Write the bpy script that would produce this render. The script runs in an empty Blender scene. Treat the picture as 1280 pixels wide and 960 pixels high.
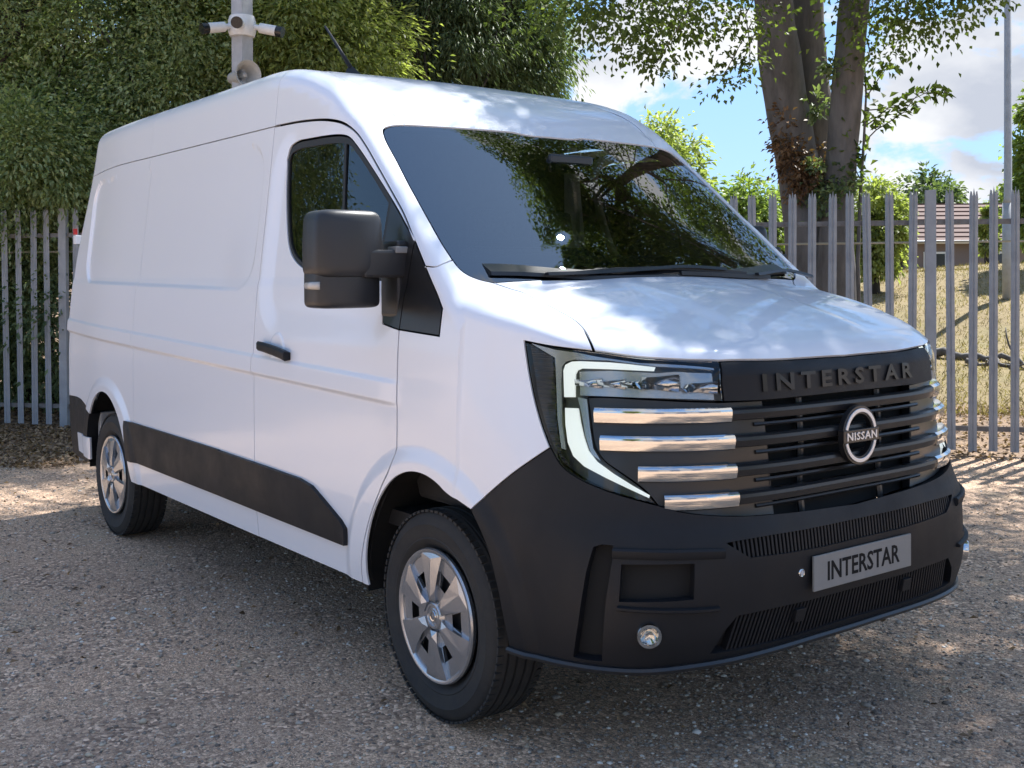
import bpy, bmesh, math, random, mathutils
import numpy as np
from mathutils import Vector, Matrix, Euler
R = math.radians
scene = bpy.context.scene
COL = scene.collection
# ------------------------------------------------------------------ camera (fitted to wheelbase, wheels and number plate)
CAM_C = np.array([3.3088, -3.1219, 1.5402]); CAM_F, CAM_CY = 1400.3, 358.53
_yaw, _pit, _rol = 2.4974, -.010032, -.00496
_d = np.array([math.cos(_yaw), math.sin(_yaw), 0]); _r = np.array([_d[1], -_d[0], 0]); _u = np.array([0, 0, 1.])
CAM_D = _d * math.cos(_pit) + _u * math.sin(_pit); _u2 = _u * math.cos(_pit) - _d * math.sin(_pit)
CAM_R = _r * math.cos(_rol) + _u2 * math.sin(_rol); CAM_U = _u2 * math.cos(_rol) - _r * math.sin(_rol)
cam_data = bpy.data.cameras.new('camera'); cam = bpy.data.objects.new('camera', cam_data); COL.objects.link(cam)
cam.matrix_world = Matrix(((CAM_R[0], CAM_U[0], -CAM_D[0], CAM_C[0]), (CAM_R[1], CAM_U[1], -CAM_D[1], CAM_C[1]), (CAM_R[2], CAM_U[2], -CAM_D[2], CAM_C[2]), (0, 0, 0, 1)))
cam_data.sensor_width = 36; cam_data.lens = CAM_F / 1280 * 36; cam_data.shift_y = -(480 - CAM_CY) / 1280
cam_data.clip_start = .05; cam_data.clip_end = 3000
scene.camera = cam
# ------------------------------------------------------------------ sky, sun, exposure
SUN_AZ, SUN_EL = R(99.3), R(54.0)
world = bpy.data.worlds.new('World'); scene.world = world; world.use_nodes = True
wn = world.node_tree; bg = wn.nodes['Background']; bg.inputs['Strength'].default_value = .15
sky = wn.nodes.new('ShaderNodeTexSky'); sky.sky_type = 'NISHITA'; sky.sun_disc = False; sky.sun_elevation = SUN_EL; sky.sun_rotation = math.pi / 2 - SUN_AZ
sky.air_density = 1.0; sky.dust_density = .25; sky.ozone_density = 1.4
CLOUD_ROT = 19
CLOUD_OFS = (7.7, 3.1, 2.3)
STINT = (.375, .55, .82)
def wnode(t, **k):
    n = wn.nodes.new(t)
    for a, v in k.items(): setattr(n, a, v)
    return n
wtc = wnode('ShaderNodeTexCoord')
cmb = wnode('ShaderNodeVectorMath', operation='MULTIPLY'); wn.links.new(wtc.outputs['Generated'], cmb.inputs[0]); cmb.inputs[1].default_value = (1, 1, 1.9)
mp = wnode('ShaderNodeMapping'); mp.inputs['Location'].default_value = CLOUD_OFS; mp.inputs['Rotation'].default_value = (0, 0, R(CLOUD_ROT)); wn.links.new(cmb.outputs[0], mp.inputs[0])
cn = wnode('ShaderNodeTexNoise'); cn.inputs['Scale'].default_value = 4.2; cn.inputs['Detail'].default_value = 9; cn.inputs['Roughness'].default_value = .56; cn.inputs['Distortion'].default_value = .15; wn.links.new(mp.outputs[0], cn.inputs['Vector'])
cr = wnode('ShaderNodeMapRange', interpolation_type='SMOOTHSTEP'); cr.inputs['From Min'].default_value = .525; cr.inputs['From Max'].default_value = .572; wn.links.new(cn.outputs['Fac'], cr.inputs['Value'])
cs = wnode('ShaderNodeTexNoise'); cs.inputs['Scale'].default_value = 6.; cs.inputs['Detail'].default_value = 6; wn.links.new(mp.outputs[0], cs.inputs['Vector'])
cc = wnode('ShaderNodeMix', data_type='RGBA'); cc.inputs['A'].default_value = (.82, .88, 1.02, 1); cc.inputs['B'].default_value = (1.36, 1.38, 1.42, 1)
csr = wnode('ShaderNodeMapRange'); csr.inputs['From Min'].default_value = .38; csr.inputs['From Max'].default_value = .57; wn.links.new(cs.outputs['Fac'], csr.inputs['Value']); wn.links.new(csr.outputs[0], cc.inputs['Factor'])
stn = wnode('ShaderNodeMix', data_type='RGBA', blend_type='MULTIPLY'); stn.inputs['Factor'].default_value = 1; stn.inputs['B'].default_value = (*STINT, 1); 
_den = wnode('ShaderNodeVectorMath', operation='MULTIPLY_ADD'); wn.links.new(sky.outputs[0], _den.inputs[0]); _den.inputs[1].default_value = (.33, .33, .33); _den.inputs[2].default_value = (1, 1, 1)
_div = wnode('ShaderNodeVectorMath', operation='DIVIDE'); wn.links.new(sky.outputs[0], _div.inputs[0]); wn.links.new(_den.outputs[0], _div.inputs[1]); wn.links.new(_div.outputs[0], stn.inputs['A'])
wm = wnode('ShaderNodeMix', data_type='RGBA'); wn.links.new(cr.outputs[0], wm.inputs['Factor']); wn.links.new(stn.outputs['Result'], wm.inputs['A']); wn.links.new(cc.outputs['Result'], wm.inputs['B']); wn.links.new(wm.outputs['Result'], bg.inputs['Color'])
sun_data = bpy.data.lights.new('sun', 'SUN'); sun_data.energy = 2.2; sun_data.angle = R(.55); sun_data.color = (1., .98, .95)
sun = bpy.data.objects.new('sun', sun_data); COL.objects.link(sun)
sun.rotation_euler = Vector((-math.cos(SUN_AZ) * math.cos(SUN_EL), -math.sin(SUN_AZ) * math.cos(SUN_EL), -math.sin(SUN_EL))).to_track_quat('-Z', 'Y').to_euler()
scene.view_settings.view_transform = 'Standard'; scene.view_settings.look = 'None'; scene.view_settings.gamma = 1; scene.view_settings.use_curve_mapping = False
scene.view_settings.exposure = 2.34
scene.cycles.max_bounces = 8; scene.cycles.transparent_max_bounces = 24
# ------------------------------------------------------------------ small helpers
def tag(o, label=None, cat=None, group=None, kind=None):
    if label: o['label'] = label
    if cat: o['category'] = cat
    if group: o['group'] = group
    if kind: o['kind'] = kind
    return o
def empty(name, loc=(0, 0, 0), rz=0, parent=None):
    o = bpy.data.objects.new(name, None); COL.objects.link(o); o.location = loc; o.rotation_euler = (0, 0, rz); o.empty_display_size = .2
    if parent: o.parent = parent
    return o
def link(name, me, mat=None, parent=None):
    if mat is not None and not me.materials: me.materials.append(mat)
    o = bpy.data.objects.new(name, me); COL.objects.link(o)
    if parent is not None: o.parent = parent
    return o
def mesh(name, V, F, mat=None, parent=None, smooth=False, auto=None):
    me = bpy.data.meshes.new(name); me.from_pydata([tuple(map(float, v)) for v in V], [], [tuple(f) for f in F]); me.update()
    if smooth: me.polygons.foreach_set('use_smooth', np.ones(len(me.polygons), bool))
    o = link(name, me, mat, parent)
    if auto: sharp(me, auto)
    return o
def sharp(me, deg):
    bm = bmesh.new(); bm.from_mesh(me); a = R(deg)
    for f in bm.faces: f.smooth = True
    for e in bm.edges: e.smooth = not (len(e.link_faces) == 2 and e.calc_face_angle(0) > a)
    bm.to_mesh(me); bm.free()
class MB:
    def __init__(s): s.V = []; s.F = []
    def add(s, V, F):
        n = len(s.V); s.V += [tuple(map(float, v)) for v in V]; s.F += [tuple(i + n for i in f) for f in F]; return s
    def box(s, c, h, M=None):
        P = np.array([(x, y, z) for x in (-1, 1) for y in (-1, 1) for z in (-1, 1)]) * np.array(h)
        if M is not None: P = P @ np.array(M).T
        return s.add(P + np.array(c), [(0, 1, 3, 2), (4, 6, 7, 5), (0, 4, 5, 1), (2, 3, 7, 6), (0, 2, 6, 4), (1, 5, 7, 3)])
    def tube(s, pts, rad, n=8, cap=True):
        P = np.asarray(pts, float); m = len(P); rad = np.broadcast_to(rad, (m,)); V = []
        T = nrm_(np.gradient(P, axis=0)) if m > 2 else np.repeat(nrm_((P[1] - P[0])[None]), 2, 0)
        up = np.array([0, 0, 1.]) if abs(T[0][2]) < .9 else np.array([1., 0, 0])
        a = np.cross(T[0], up); a /= np.linalg.norm(a)
        for i in range(m):
            a = a - T[i] * (a @ T[i]); a /= np.linalg.norm(a); b = np.cross(T[i], a)
            for k in range(n):
                t = 2 * math.pi * k / n; V.append(P[i] + rad[i] * (math.cos(t) * a + math.sin(t) * b))
        F = [(i * n + k, i * n + (k + 1) % n, (i + 1) * n + (k + 1) % n, (i + 1) * n + k) for i in range(m - 1) for k in range(n)]
        if cap: F += [tuple(range(n - 1, -1, -1)), tuple((m - 1) * n + k for k in range(n))]
        return s.add(V, F)
    def sweep(s, pts, outs, ups, prof, closed=True):
        """closed profile (out, up) carried along pts"""
        P, O, U = (np.asarray(a, float) for a in (pts, outs, ups)); m, n = len(P), len(prof)
        V = [P[i] + O[i] * a + U[i] * b for i in range(m) for a, b in prof]
        F = [(i * n + k, i * n + (k + 1) % n, (i + 1) * n + (k + 1) % n, (i + 1) * n + k) for i in range(m - 1) for k in range(n)]
        F += [tuple(range(n - 1, -1, -1)), tuple((m - 1) * n + k for k in range(n))]
        return s.add(V, F)
    def build(s, name, mat=None, parent=None, smooth=False, auto=None, bevel=0):
        me = bpy.data.meshes.new(name); me.from_pydata(s.V, [], s.F); me.update()
        bm = bmesh.new(); bm.from_mesh(me); bmesh.ops.recalc_face_normals(bm, faces=bm.faces)
        if bevel: bmesh.ops.bevel(bm, geom=[e for e in bm.edges if len(e.link_faces) == 2 and e.calc_face_angle(0) > .4], offset=bevel, segments=2, affect='EDGES', profile=.6)
        bm.to_mesh(me); bm.free()
        if smooth: me.polygons.foreach_set('use_smooth', np.ones(len(me.polygons), bool))
        o = link(name, me, mat, parent)
        if auto: sharp(me, auto)
        return o
def nrm_(v): return v / np.maximum(np.linalg.norm(v, axis=-1, keepdims=True), 1e-9)
def lathe(prof, n=48, axis='y', c=(0, 0, 0), closed=False):
    """prof: (radius, offset along axis)"""
    V, F, m = [], [], len(prof)
    for k in range(n):
        t = 2 * math.pi * k / n
        for r, a in prof:
            V.append((c[0] + r * math.cos(t), c[1] + a, c[2] + r * math.sin(t)) if axis == 'y' else (c[0] + r * math.cos(t), c[1] + r * math.sin(t), c[2] + a))
    for k in range(n):
        for i in range(m if closed else m - 1):
            j = (i + 1) % m; k2 = (k + 1) % n; F.append((k * m + i, k * m + j, k2 * m + j, k2 * m + i))
    return V, F
def text_mesh(txt, size, depth, bold=0., spacing=1., xs=1., res=2):
    """flat text as arrays (V, F) centred on its box; x right, y up, z 0..depth"""
    cu = bpy.data.curves.new('t', 'FONT'); cu.body = txt; cu.size = size; cu.extrude = depth / 2; cu.offset = bold; cu.space_character = spacing; cu.resolution_u = res; cu.align_x = 'LEFT'
    ob = bpy.data.objects.new('t', cu); COL.objects.link(ob); dg = bpy.context.evaluated_depsgraph_get(); ev = ob.evaluated_get(dg); me = ev.to_mesh()
    V = np.array([v.co[:] for v in me.vertices]); F = [tuple(p.vertices) for p in me.polygons]; ev.to_mesh_clear()
    bpy.data.objects.remove(ob); bpy.data.curves.remove(cu)
    V[:, 2] += depth / 2; lo, hi = V.min(0), V.max(0); V[:, 0] -= (lo[0] + hi[0]) / 2; V[:, 1] -= (lo[1] + hi[1]) / 2; V[:, 0] *= xs
    return V, F
# ------------------------------------------------------------------ materials
MATS = {}
def mat(name, col=(.5, .5, .5), rough=.5, metal=0., spec=.5, coat=0., coat_r=.05, noise=None, bump=None, emit=None, sub=None):
    """noise=(scale, amount[, colour2]) tints the colour, bump=(scale, strength)"""
    if name in MATS: return MATS[name]
    m = bpy.data.materials.new(name); m.use_nodes = True; nt = m.node_tree; b = nt.nodes['Principled BSDF']; MATS[name] = m
    b.inputs['Base Color'].default_value = (*col, 1); b.inputs['Roughness'].default_value = rough; b.inputs['Metallic'].default_value = metal
    b.inputs['Specular IOR Level'].default_value = spec; b.inputs['Coat Weight'].default_value = coat; b.inputs['Coat Roughness'].default_value = coat_r
    if emit: b.inputs['Emission Color'].default_value = (*emit[0], 1); b.inputs['Emission Strength'].default_value = emit[1]
    if noise or bump: tc = nt.nodes.new('ShaderNodeTexCoord')
    if noise:
        n = nt.nodes.new('ShaderNodeTexNoise'); n.inputs['Scale'].default_value = noise[0]; n.inputs['Detail'].default_value = 6; n.inputs['Roughness'].default_value = .65
        nt.links.new(tc.outputs['Object'], n.inputs['Vector'])
        rp = nt.nodes.new('ShaderNodeMapRange'); rp.inputs['From Min'].default_value = .3; rp.inputs['From Max'].default_value = .7
        nt.links.new(n.outputs['Fac'], rp.inputs['Value'])
        mx = nt.nodes.new('ShaderNodeMix'); mx.data_type = 'RGBA'; mx.inputs['A'].default_value = (*col, 1)
        c2 = noise[2] if len(noise) > 2 else tuple(c * (1 - noise[1]) for c in col); mx.inputs['B'].default_value = (*c2, 1)
        nt.links.new(rp.outputs[0], mx.inputs['Factor']); nt.links.new(mx.outputs['Result'], b.inputs['Base Color'])
    if bump:
        n = nt.nodes.new('ShaderNodeTexNoise'); n.inputs['Scale'].default_value = bump[0]; n.inputs['Detail'].default_value = 4
        nt.links.new(tc.outputs['Object'], n.inputs['Vector']); bp = nt.nodes.new('ShaderNodeBump'); bp.inputs['Strength'].default_value = bump[1]; bp.inputs['Distance'].default_value = .01
        nt.links.new(n.outputs['Fac'], bp.inputs['Height']); nt.links.new(bp.outputs[0], b.inputs['Normal'])
    return m
def glass_mat(name, tint=(.7, .75, .75), ior=1.5, rough=0.0):
    """sheet glass: fresnel mirror over a tinted see-through sheet"""
    m = bpy.data.materials.new(name); m.use_nodes = True; nt = m.node_tree; nt.nodes.remove(nt.nodes['Principled BSDF']); out = nt.nodes['Material Output']
    fr = nt.nodes.new('ShaderNodeFresnel'); fr.inputs['IOR'].default_value = ior
    g = nt.nodes.new('ShaderNodeBsdfGlossy'); g.inputs['Roughness'].default_value = rough; g.inputs['Color'].default_value = (1, 1, 1, 1)
    t = nt.nodes.new('ShaderNodeBsdfTransparent'); t.inputs['Color'].default_value = (*tint, 1); mx = nt.nodes.new('ShaderNodeMixShader')
    nt.links.new(fr.outputs[0], mx.inputs[0]); nt.links.new(t.outputs[0], mx.inputs[1]); nt.links.new(g.outputs[0], mx.inputs[2]); nt.links.new(mx.outputs[0], out.inputs[0])
    MATS[name] = m; return m
WHITE = mat('van_white_paint', (.775, .805, .865), .3, coat=.6, coat_r=.04)
BLACKP = mat('grained_black_plastic', (.0115, .0125, .0155), .5, spec=.28, bump=(900, .12), noise=(6, .25))
_nt = BLACKP.node_tree; _n = _nt.nodes.new('ShaderNodeTexNoise'); _n.inputs['Scale'].default_value = 3.5; _n.inputs['Detail'].default_value = 8; _n.inputs['Roughness'].default_value = .7
_r = _nt.nodes.new('ShaderNodeMapRange'); _r.inputs['From Min'].default_value = .3; _r.inputs['From Max'].default_value = .7; _r.inputs['To Min'].default_value = .40; _r.inputs['To Max'].default_value = .62
_nt.links.new([n for n in _nt.nodes if n.type == 'TEX_COORD'][0].outputs['Object'], _n.inputs['Vector']); _nt.links.new(_n.outputs['Fac'], _r.inputs['Value']); _nt.links.new(_r.outputs[0], _nt.nodes['Principled BSDF'].inputs['Roughness'])
GRILLEP = mat('satin_black_plastic', (.015, .0158, .0180), .3, spec=.55, noise=(8, .2))
DARK = mat('underbody_black', (.008, .008, .008), .9)
TRIM = mat('cab_dark_trim', (.03, .03, .032), .7, noise=(20, .3))
FABRIC = mat('seat_fabric', (.035, .036, .04), .9, noise=(60, .4))
CHROME = mat('chrome', (.66, .655, .65), .07, metal=1.)
SILVER = mat('wheel_cap_silver', (.50, .51, .53), .26, metal=.85, noise=(10, .1))
RUBBER = mat('tyre_rubber', (.019, .019, .020), .78, noise=(14, .5, (.035, .033, .03)), bump=(220, .1))
GLASS = glass_mat('cab_glass', (.80, .84, .82), 1.6)
WSGL = glass_mat('coated_windscreen_glass', (.74, .79, .78), 2.4)
LENS = glass_mat('lamp_lens', (.88, .9, .9), 1.45)
SEAL = mat('rubber_seal', (.012, .012, .013), .5)
DRL = mat('daytime_running_light', (.68, .72, .70), .25, emit=((.93, 1.0, .96), .13))
# ------------------------------------------------------------------ van body surface
# Van frame = world frame: x forward (front axle at x=0), y to the van's left, z up.
def sst(a, b, x):
    t = np.clip((x - a) / (b - a), 0, 1); return t * t * (3 - 2 * t)
def rnd(a, b, r):
    return np.minimum(np.maximum(a, b), -r) + np.hypot(np.maximum(a + r, 0), np.maximum(b + r, 0))
def smin(a, b, k):
    h = np.clip(.5 + .5 * (b - a) / k, 0, 1); return b + (a - b) * h - k * h * (1 - h)
WZ = np.array([(0.2, .985), (.35, 1.0), (.5, 1.015), (.8, 1.028), (1.05, 1.03), (1.3, 1.018), (1.55, .995), (1.85, .958), (2.2, .918), (2.5, .885), (2.7, .87)])
_zz = np.linspace(.2, 2.7, 501); _ww = np.interp(_zz, WZ[:, 0], WZ[:, 1])
for _ in range(3): _ww = np.convolve(np.pad(_ww, 12, mode='edge'), np.ones(25) / 25, 'valid')
def band(v, lo, hi, e): return sst(lo - e, lo + e, v) * (1 - sst(hi - e, hi + e, v))
def rbox(x, z, cx, cz, hx, hz, r):
    dx, dz = np.abs(x - cx) - hx + r, np.abs(z - cz) - hz + r
    return np.hypot(np.maximum(dx, 0), np.maximum(dz, 0)) + np.minimum(np.maximum(dx, dz), 0) - r
def side_w(x, z):
    w = np.interp(z, _zz, _ww)
    w = w - .05 * sst(-3.3, -4.7, x) ** 1.5 - .01 * sst(-.9, .3, x) * sst(1.3, 1.9, z)
    # raised waist rail
    zc = 1.078 - .0245 * x
    w = w + .010 * sst(zc - .012, zc + .004, z) * (1 - sst(zc + .066, zc + .085, z)) * sst(-.12, -.3, x)
    w = w - .008 * (1 - sst(zc - .02, zc, z)) * sst(-.1, -.35, x) * sst(.55, .95, z)
    # pressed cargo panel
    zt, zb = 2.155, 1.50 - .012 * (x + 3)
    d = rbox(x, z, -2.84, (zt + zb) / 2, 1.34, (zt - zb) / 2, .16)
    w = w - .013 * (1 - sst(-.012, .012, d)) * (1 - .8 * sst(-1.9, -1.55, x) * sst(1.9, 1.5, z))
    # pinch round the cab window
    d = rbox(x, z, -.78, 1.74, .60, .44, .2)
    w = w - .012 * (1 - sst(-.10, .03, d)) * sst(-.02, -.35, x)
    # arch flares and shoulders
    for ax in (0., -3.584):
        r = np.hypot(x - ax, z - .345); up = sst(.2, .5, z)
        w = w + .016 * band(r, .40, .57, .035) * up
    return w
def nose_x(z):
    return np.interp(z, [.2, .36, .45, .6, .70, .76, .80, .9, 1.0, 1.2, 1.5], [.96, 1.0, 1.035, 1.056, 1.062, 1.048, 1.026, 1.028, 1.034, 1.02, 1.0])
def bonnet_z(x, y):
    return np.interp(x, [-.4, 0., .2, .45, .65, .82, .95, 1.1], [1.62, 1.57, 1.532, 1.478, 1.425, 1.37, 1.315, 1.235])
_bx = np.linspace(-.6, 1.3, 400); _bz = bonnet_z(_bx, 0)
for _ in range(3): _bz = np.convolve(np.pad(_bz, 15, mode='edge'), np.ones(31) / 31, 'valid')
_nz = np.linspace(.2, 1.6, 200); _nx = nose_x(_nz)
for _ in range(3): _nx = np.convolve(np.pad(_nx, 3, mode='edge'), np.ones(7) / 7, 'valid')
WS0, WSS, WSC = .185, .84, .13      # windscreen base x at z 1.535, slope, plan curvature
def Fbody(P):
    x, y, z = P[..., 0], np.abs(P[..., 1]), P[..., 2]
    w = side_w(x, z)
    a = y - w
    zr = 2.522 - .016 * (y / .85) ** 2 - .31 * np.maximum(x + 1.62, 0) ** 2 - .012 * np.exp(-((y - .735) / .014) ** 2) * sst(-4.3, -4.1, x) * sst(-.6, -.75, x)
    b = z - zr
    cab = rnd(a, b, .09)
    c = -x - 4.645 + .05 * np.maximum(z - 1.1, 0) + .05 * np.maximum(z - 1.1, 0) ** 2 - .03 * (1 - (y / .9) ** 2)
    cab = rnd(cab, c, .14 + .16 * sst(1.6, 2.3, z))
    e = (x - WS0 + (z - 1.535) / WSS + WSC * y * y) * WSS / math.hypot(1, WSS)
    cab = np.maximum(rnd(cab, e, .045), x - .21)
    q = sst(.4, 1.28, z)
    n, ei = 4.2 - .9 * q, .28 + .16 * q
    xs = .22 - .22 * q; xc = np.interp(z, _nz, _nx)
    u = np.maximum(x - xs, 0) / (xc - xs); v = y / w
    g = (((u ** (1 / ei) + v ** n) + 1e-9) ** .3 - 1) * .8
    bz = np.interp(x, _bx, _bz) - .05 * (y / .8) ** 2 - .02 * band(y, .30, .9, .05) * sst(.1, .5, x)* sst(.98,.7,x) *.5
    nose = rnd(g, (z - bz) * .95, .05)
    return smin(cab, nose, .02)
def Fgrad(P, h=1.5e-3):
    g = np.empty_like(P)
    for i in range(3):
        d = np.zeros(3); d[i] = h
        g[..., i] = (Fbody(P + d) - Fbody(P - d)) / (2 * h)
    return g
def nrm(v): return v / np.maximum(np.linalg.norm(v, axis=-1, keepdims=True), 1e-9)
def project(P, n=6, lev=0.0):
    P = np.array(P, float)
    for _ in range(n):
        g = Fgrad(P); P = P - g * ((Fbody(P) - lev) / np.maximum((g * g).sum(-1), 1e-6))[..., None]
    return P
def root(O, Dv, t0, t1, n=30):
    lo = np.full(O.shape[:-1], t0, float); hi = np.full(O.shape[:-1], t1, float)
    for _ in range(n):
        m = (lo + hi) / 2; ins = Fbody(O + Dv * m[..., None]) < 0
        lo = np.where(ins, m, lo); hi = np.where(ins, hi, m)
    return O + Dv * ((lo + hi) / 2)[..., None]
X0, ZC = -.9, .85
def to_c(P):
    y = np.maximum(-P[..., 1], 0); x = P[..., 0]; z = P[..., 2]; f = np.maximum(x - X0, 0)
    s = np.where(x < X0, x - X0, np.arctan2(f, y)); return np.stack([s, np.arctan2(z - ZC, np.hypot(f, y))], -1)
def from_c(Q):
    s, th = Q[..., 0], Q[..., 1]; ph = np.maximum(s, 0)
    O = np.stack([X0 + np.minimum(s, 0), 0 * s, 0 * s + ZC], -1)
    Dv = np.stack([np.sin(ph) * np.cos(th), -np.cos(ph) * np.cos(th), np.sin(th)], -1)
    return root(O, Dv, .1, 3.2)
def to_t(P): return P[..., :2].copy()
def from_t(Q):
    O = np.stack([Q[..., 0], Q[..., 1], 0 * Q[..., 0] + .9], -1)
    return root(O, np.broadcast_to(np.array([0, 0, 1.]), O.shape), .0, 2.2)
# pixel (1280x960 frame of the photograph) -> first hit of that view ray on the body surface
def pix_ray(px, py): 
    v = CAM_D + CAM_R * (px - 640) / CAM_F + CAM_U * (CAM_CY - py) / CAM_F
    return v / np.linalg.norm(v)
def hit(px, py):
    v = pix_ray(px, py); t = np.arange(1.5, 13, .01); f = Fbody(CAM_C + t[:, None] * v) 
    i = np.nonzero(f < 0)[0]
    if len(i) == 0:                                   # grazes past: nearest approach
        P = CAM_C + t[np.argmin(f)] * v; return project(P[None])[0]
    lo, hi = t[i[0]] - .01, t[i[0]]
    for _ in range(30):
        m = (lo + hi) / 2
        if Fbody((CAM_C + m * v)[None])[0] < 0: hi = m
        else: lo = m
    return CAM_C + hi * v
def K(*pts):
    """control points: ('p',px,py) | ('s',x,z) | ('t',x,y) | ('f',y,z) | xyz"""
    out = [None] * len(pts)
    for typ, ax in (('s', 1), ('t', 2), ('f', 0)):
        ix = [i for i, q in enumerate(pts) if isinstance(q[0], str) and q[0] == typ]
        if not ix: continue
        A = np.array([[pts[i][1], pts[i][2]] for i in ix], float); z = np.zeros(len(ix))
        if typ == 't': P = from_t(A)
        elif typ == 's': P = root(np.stack([A[:, 0], z, A[:, 1]], -1), np.broadcast_to(np.array([0, -1., 0]), (len(ix), 3)), 0, 1.5)
        else: P = root(np.stack([z, A[:, 0], A[:, 1]], -1), np.broadcast_to(np.array([1., 0, 0]), (len(ix), 3)), 0, 1.5)
        for k, i in enumerate(ix): out[i] = P[k]
    for i, q in enumerate(pts):
        if out[i] is None: out[i] = hit(q[1], q[2]) if isinstance(q[0], str) else np.array(q, float)
    return np.array(out)
def crv(pts, step=.012, smooth=True):
    """smooth curve through control points, laid back onto the body surface"""
    P = np.asarray(pts, float); n = len(P)
    if n == 2 or not smooth:
        segs = [np.linspace(P[i], P[i + 1], max(2, int(np.linalg.norm(P[i + 1] - P[i]) / step) + 1))[:-1] for i in range(n - 1)]
        return project(np.concatenate(segs + [P[-1:]]))
    E = np.concatenate([[2 * P[0] - P[1]], P, [2 * P[-1] - P[-2]]]); out = []
    for i in range(n - 1):
        p0, p1, p2, p3 = E[i:i + 4]; m = max(2, int(np.linalg.norm(p2 - p1) / step) + 1)
        d0, d1, d2 = [max(np.linalg.norm(b - a), 1e-6) ** .5 for a, b in ((p0, p1), (p1, p2), (p2, p3))]
        t1_, t2_, t3_ = d0, d0 + d1, d0 + d1 + d2
        t = np.linspace(t1_, t2_, m)[:-1, None]
        A1 = (t1_ - t) / t1_ * p0 + t / t1_ * p1; A2 = (t2_ - t) / d1 * p1 + (t - t1_) / d1 * p2; A3 = (t3_ - t) / d2 * p2 + (t - t2_) / d2 * p3
        B1 = (t2_ - t) / t2_ * A1 + t / t2_ * A2; B2 = (t3_ - t) / (t3_ - t1_) * A2 + (t - t1_) / (t3_ - t1_) * A3
        out.append((t2_ - t) / d1 * B1 + (t - t1_) / d1 * B2)
    return project(np.concatenate(out + [P[-1:]]))
def loop(*curves):
    """join 3D polylines into a closed loop, reversing where needed"""
    out = [np.asarray(curves[0])]
    if len(curves) > 1:
        a, b = out[0], np.asarray(curves[1])
        if min(np.linalg.norm(a[0] - b[0]), np.linalg.norm(a[0] - b[-1])) < min(np.linalg.norm(a[-1] - b[0]), np.linalg.norm(a[-1] - b[-1])): out[0] = a[::-1]
    for c in curves[1:]:
        c = np.asarray(c); e = out[-1][-1]
        if np.linalg.norm(c[-1] - e) < np.linalg.norm(c[0] - e): c = c[::-1]
        out.append(c)
    P = np.concatenate(out); keep = [0]
    for i in range(1, len(P)):
        if np.linalg.norm(P[i] - P[keep[-1]]) > .0025: keep.append(i)
    if np.linalg.norm(P[keep[-1]] - P[0]) < .0025: keep.pop()
    return P[keep]
def area2(Q): return np.sum(Q[:, 0] * np.roll(Q[:, 1], -1) - np.roll(Q[:, 0], -1) * Q[:, 1])
def inset(Q, lock, g, scale):
    """move a closed domain polygon inwards by g metres (scale: metres per domain unit)"""
    S = Q * scale
    if area2(S) < 0: Q = Q[::-1]; S = S[::-1]; lock = lock[::-1]
    e = np.roll(S, -1, 0) - S; nn = nrm(np.stack([-e[:, 1], e[:, 0]], -1))
    nl = ~(lock & np.roll(lock, -1))
    n2 = np.where(nl[:, None], nn, 0); m = n2 + np.roll(n2, 1, 0)
    L = np.linalg.norm(m, axis=1, keepdims=True); m = np.where(L > 1e-6, m / np.maximum(L, 1e-6), 0)
    k = np.clip(2 / np.maximum(L, .8), 1, 2); k = np.where(L < 1.01, 1, k)
    out = S + m * k * g
    return out / scale, lock
def inside(pts, polys):
    r = np.zeros(len(pts), bool)
    for Q in polys:
        x, y = pts[:, 0], pts[:, 1]
        for i in range(len(Q)):
            x1, y1 = Q[i - 1]; x2, y2 = Q[i]
            if y1 == y2: continue
            c = ((y1 > y) != (y2 > y)); r ^= c & (x < (x2 - x1) * (y - y1) / (y2 - y1) + x1)
    return r
def near_poly(pts, polys, d):
    """mask of points closer than d to the (finely sampled) polygon vertices, by hashing"""
    V = np.concatenate(polys); h = set()
    for i, j in np.floor(V / d).astype(int):
        for a in (-1, 0, 1):
            for b in (-1, 0, 1): h.add((i + a, j + b))
    k = np.floor(pts / d).astype(int)
    return np.array([(i, j) in h for i, j in k], bool)
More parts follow.
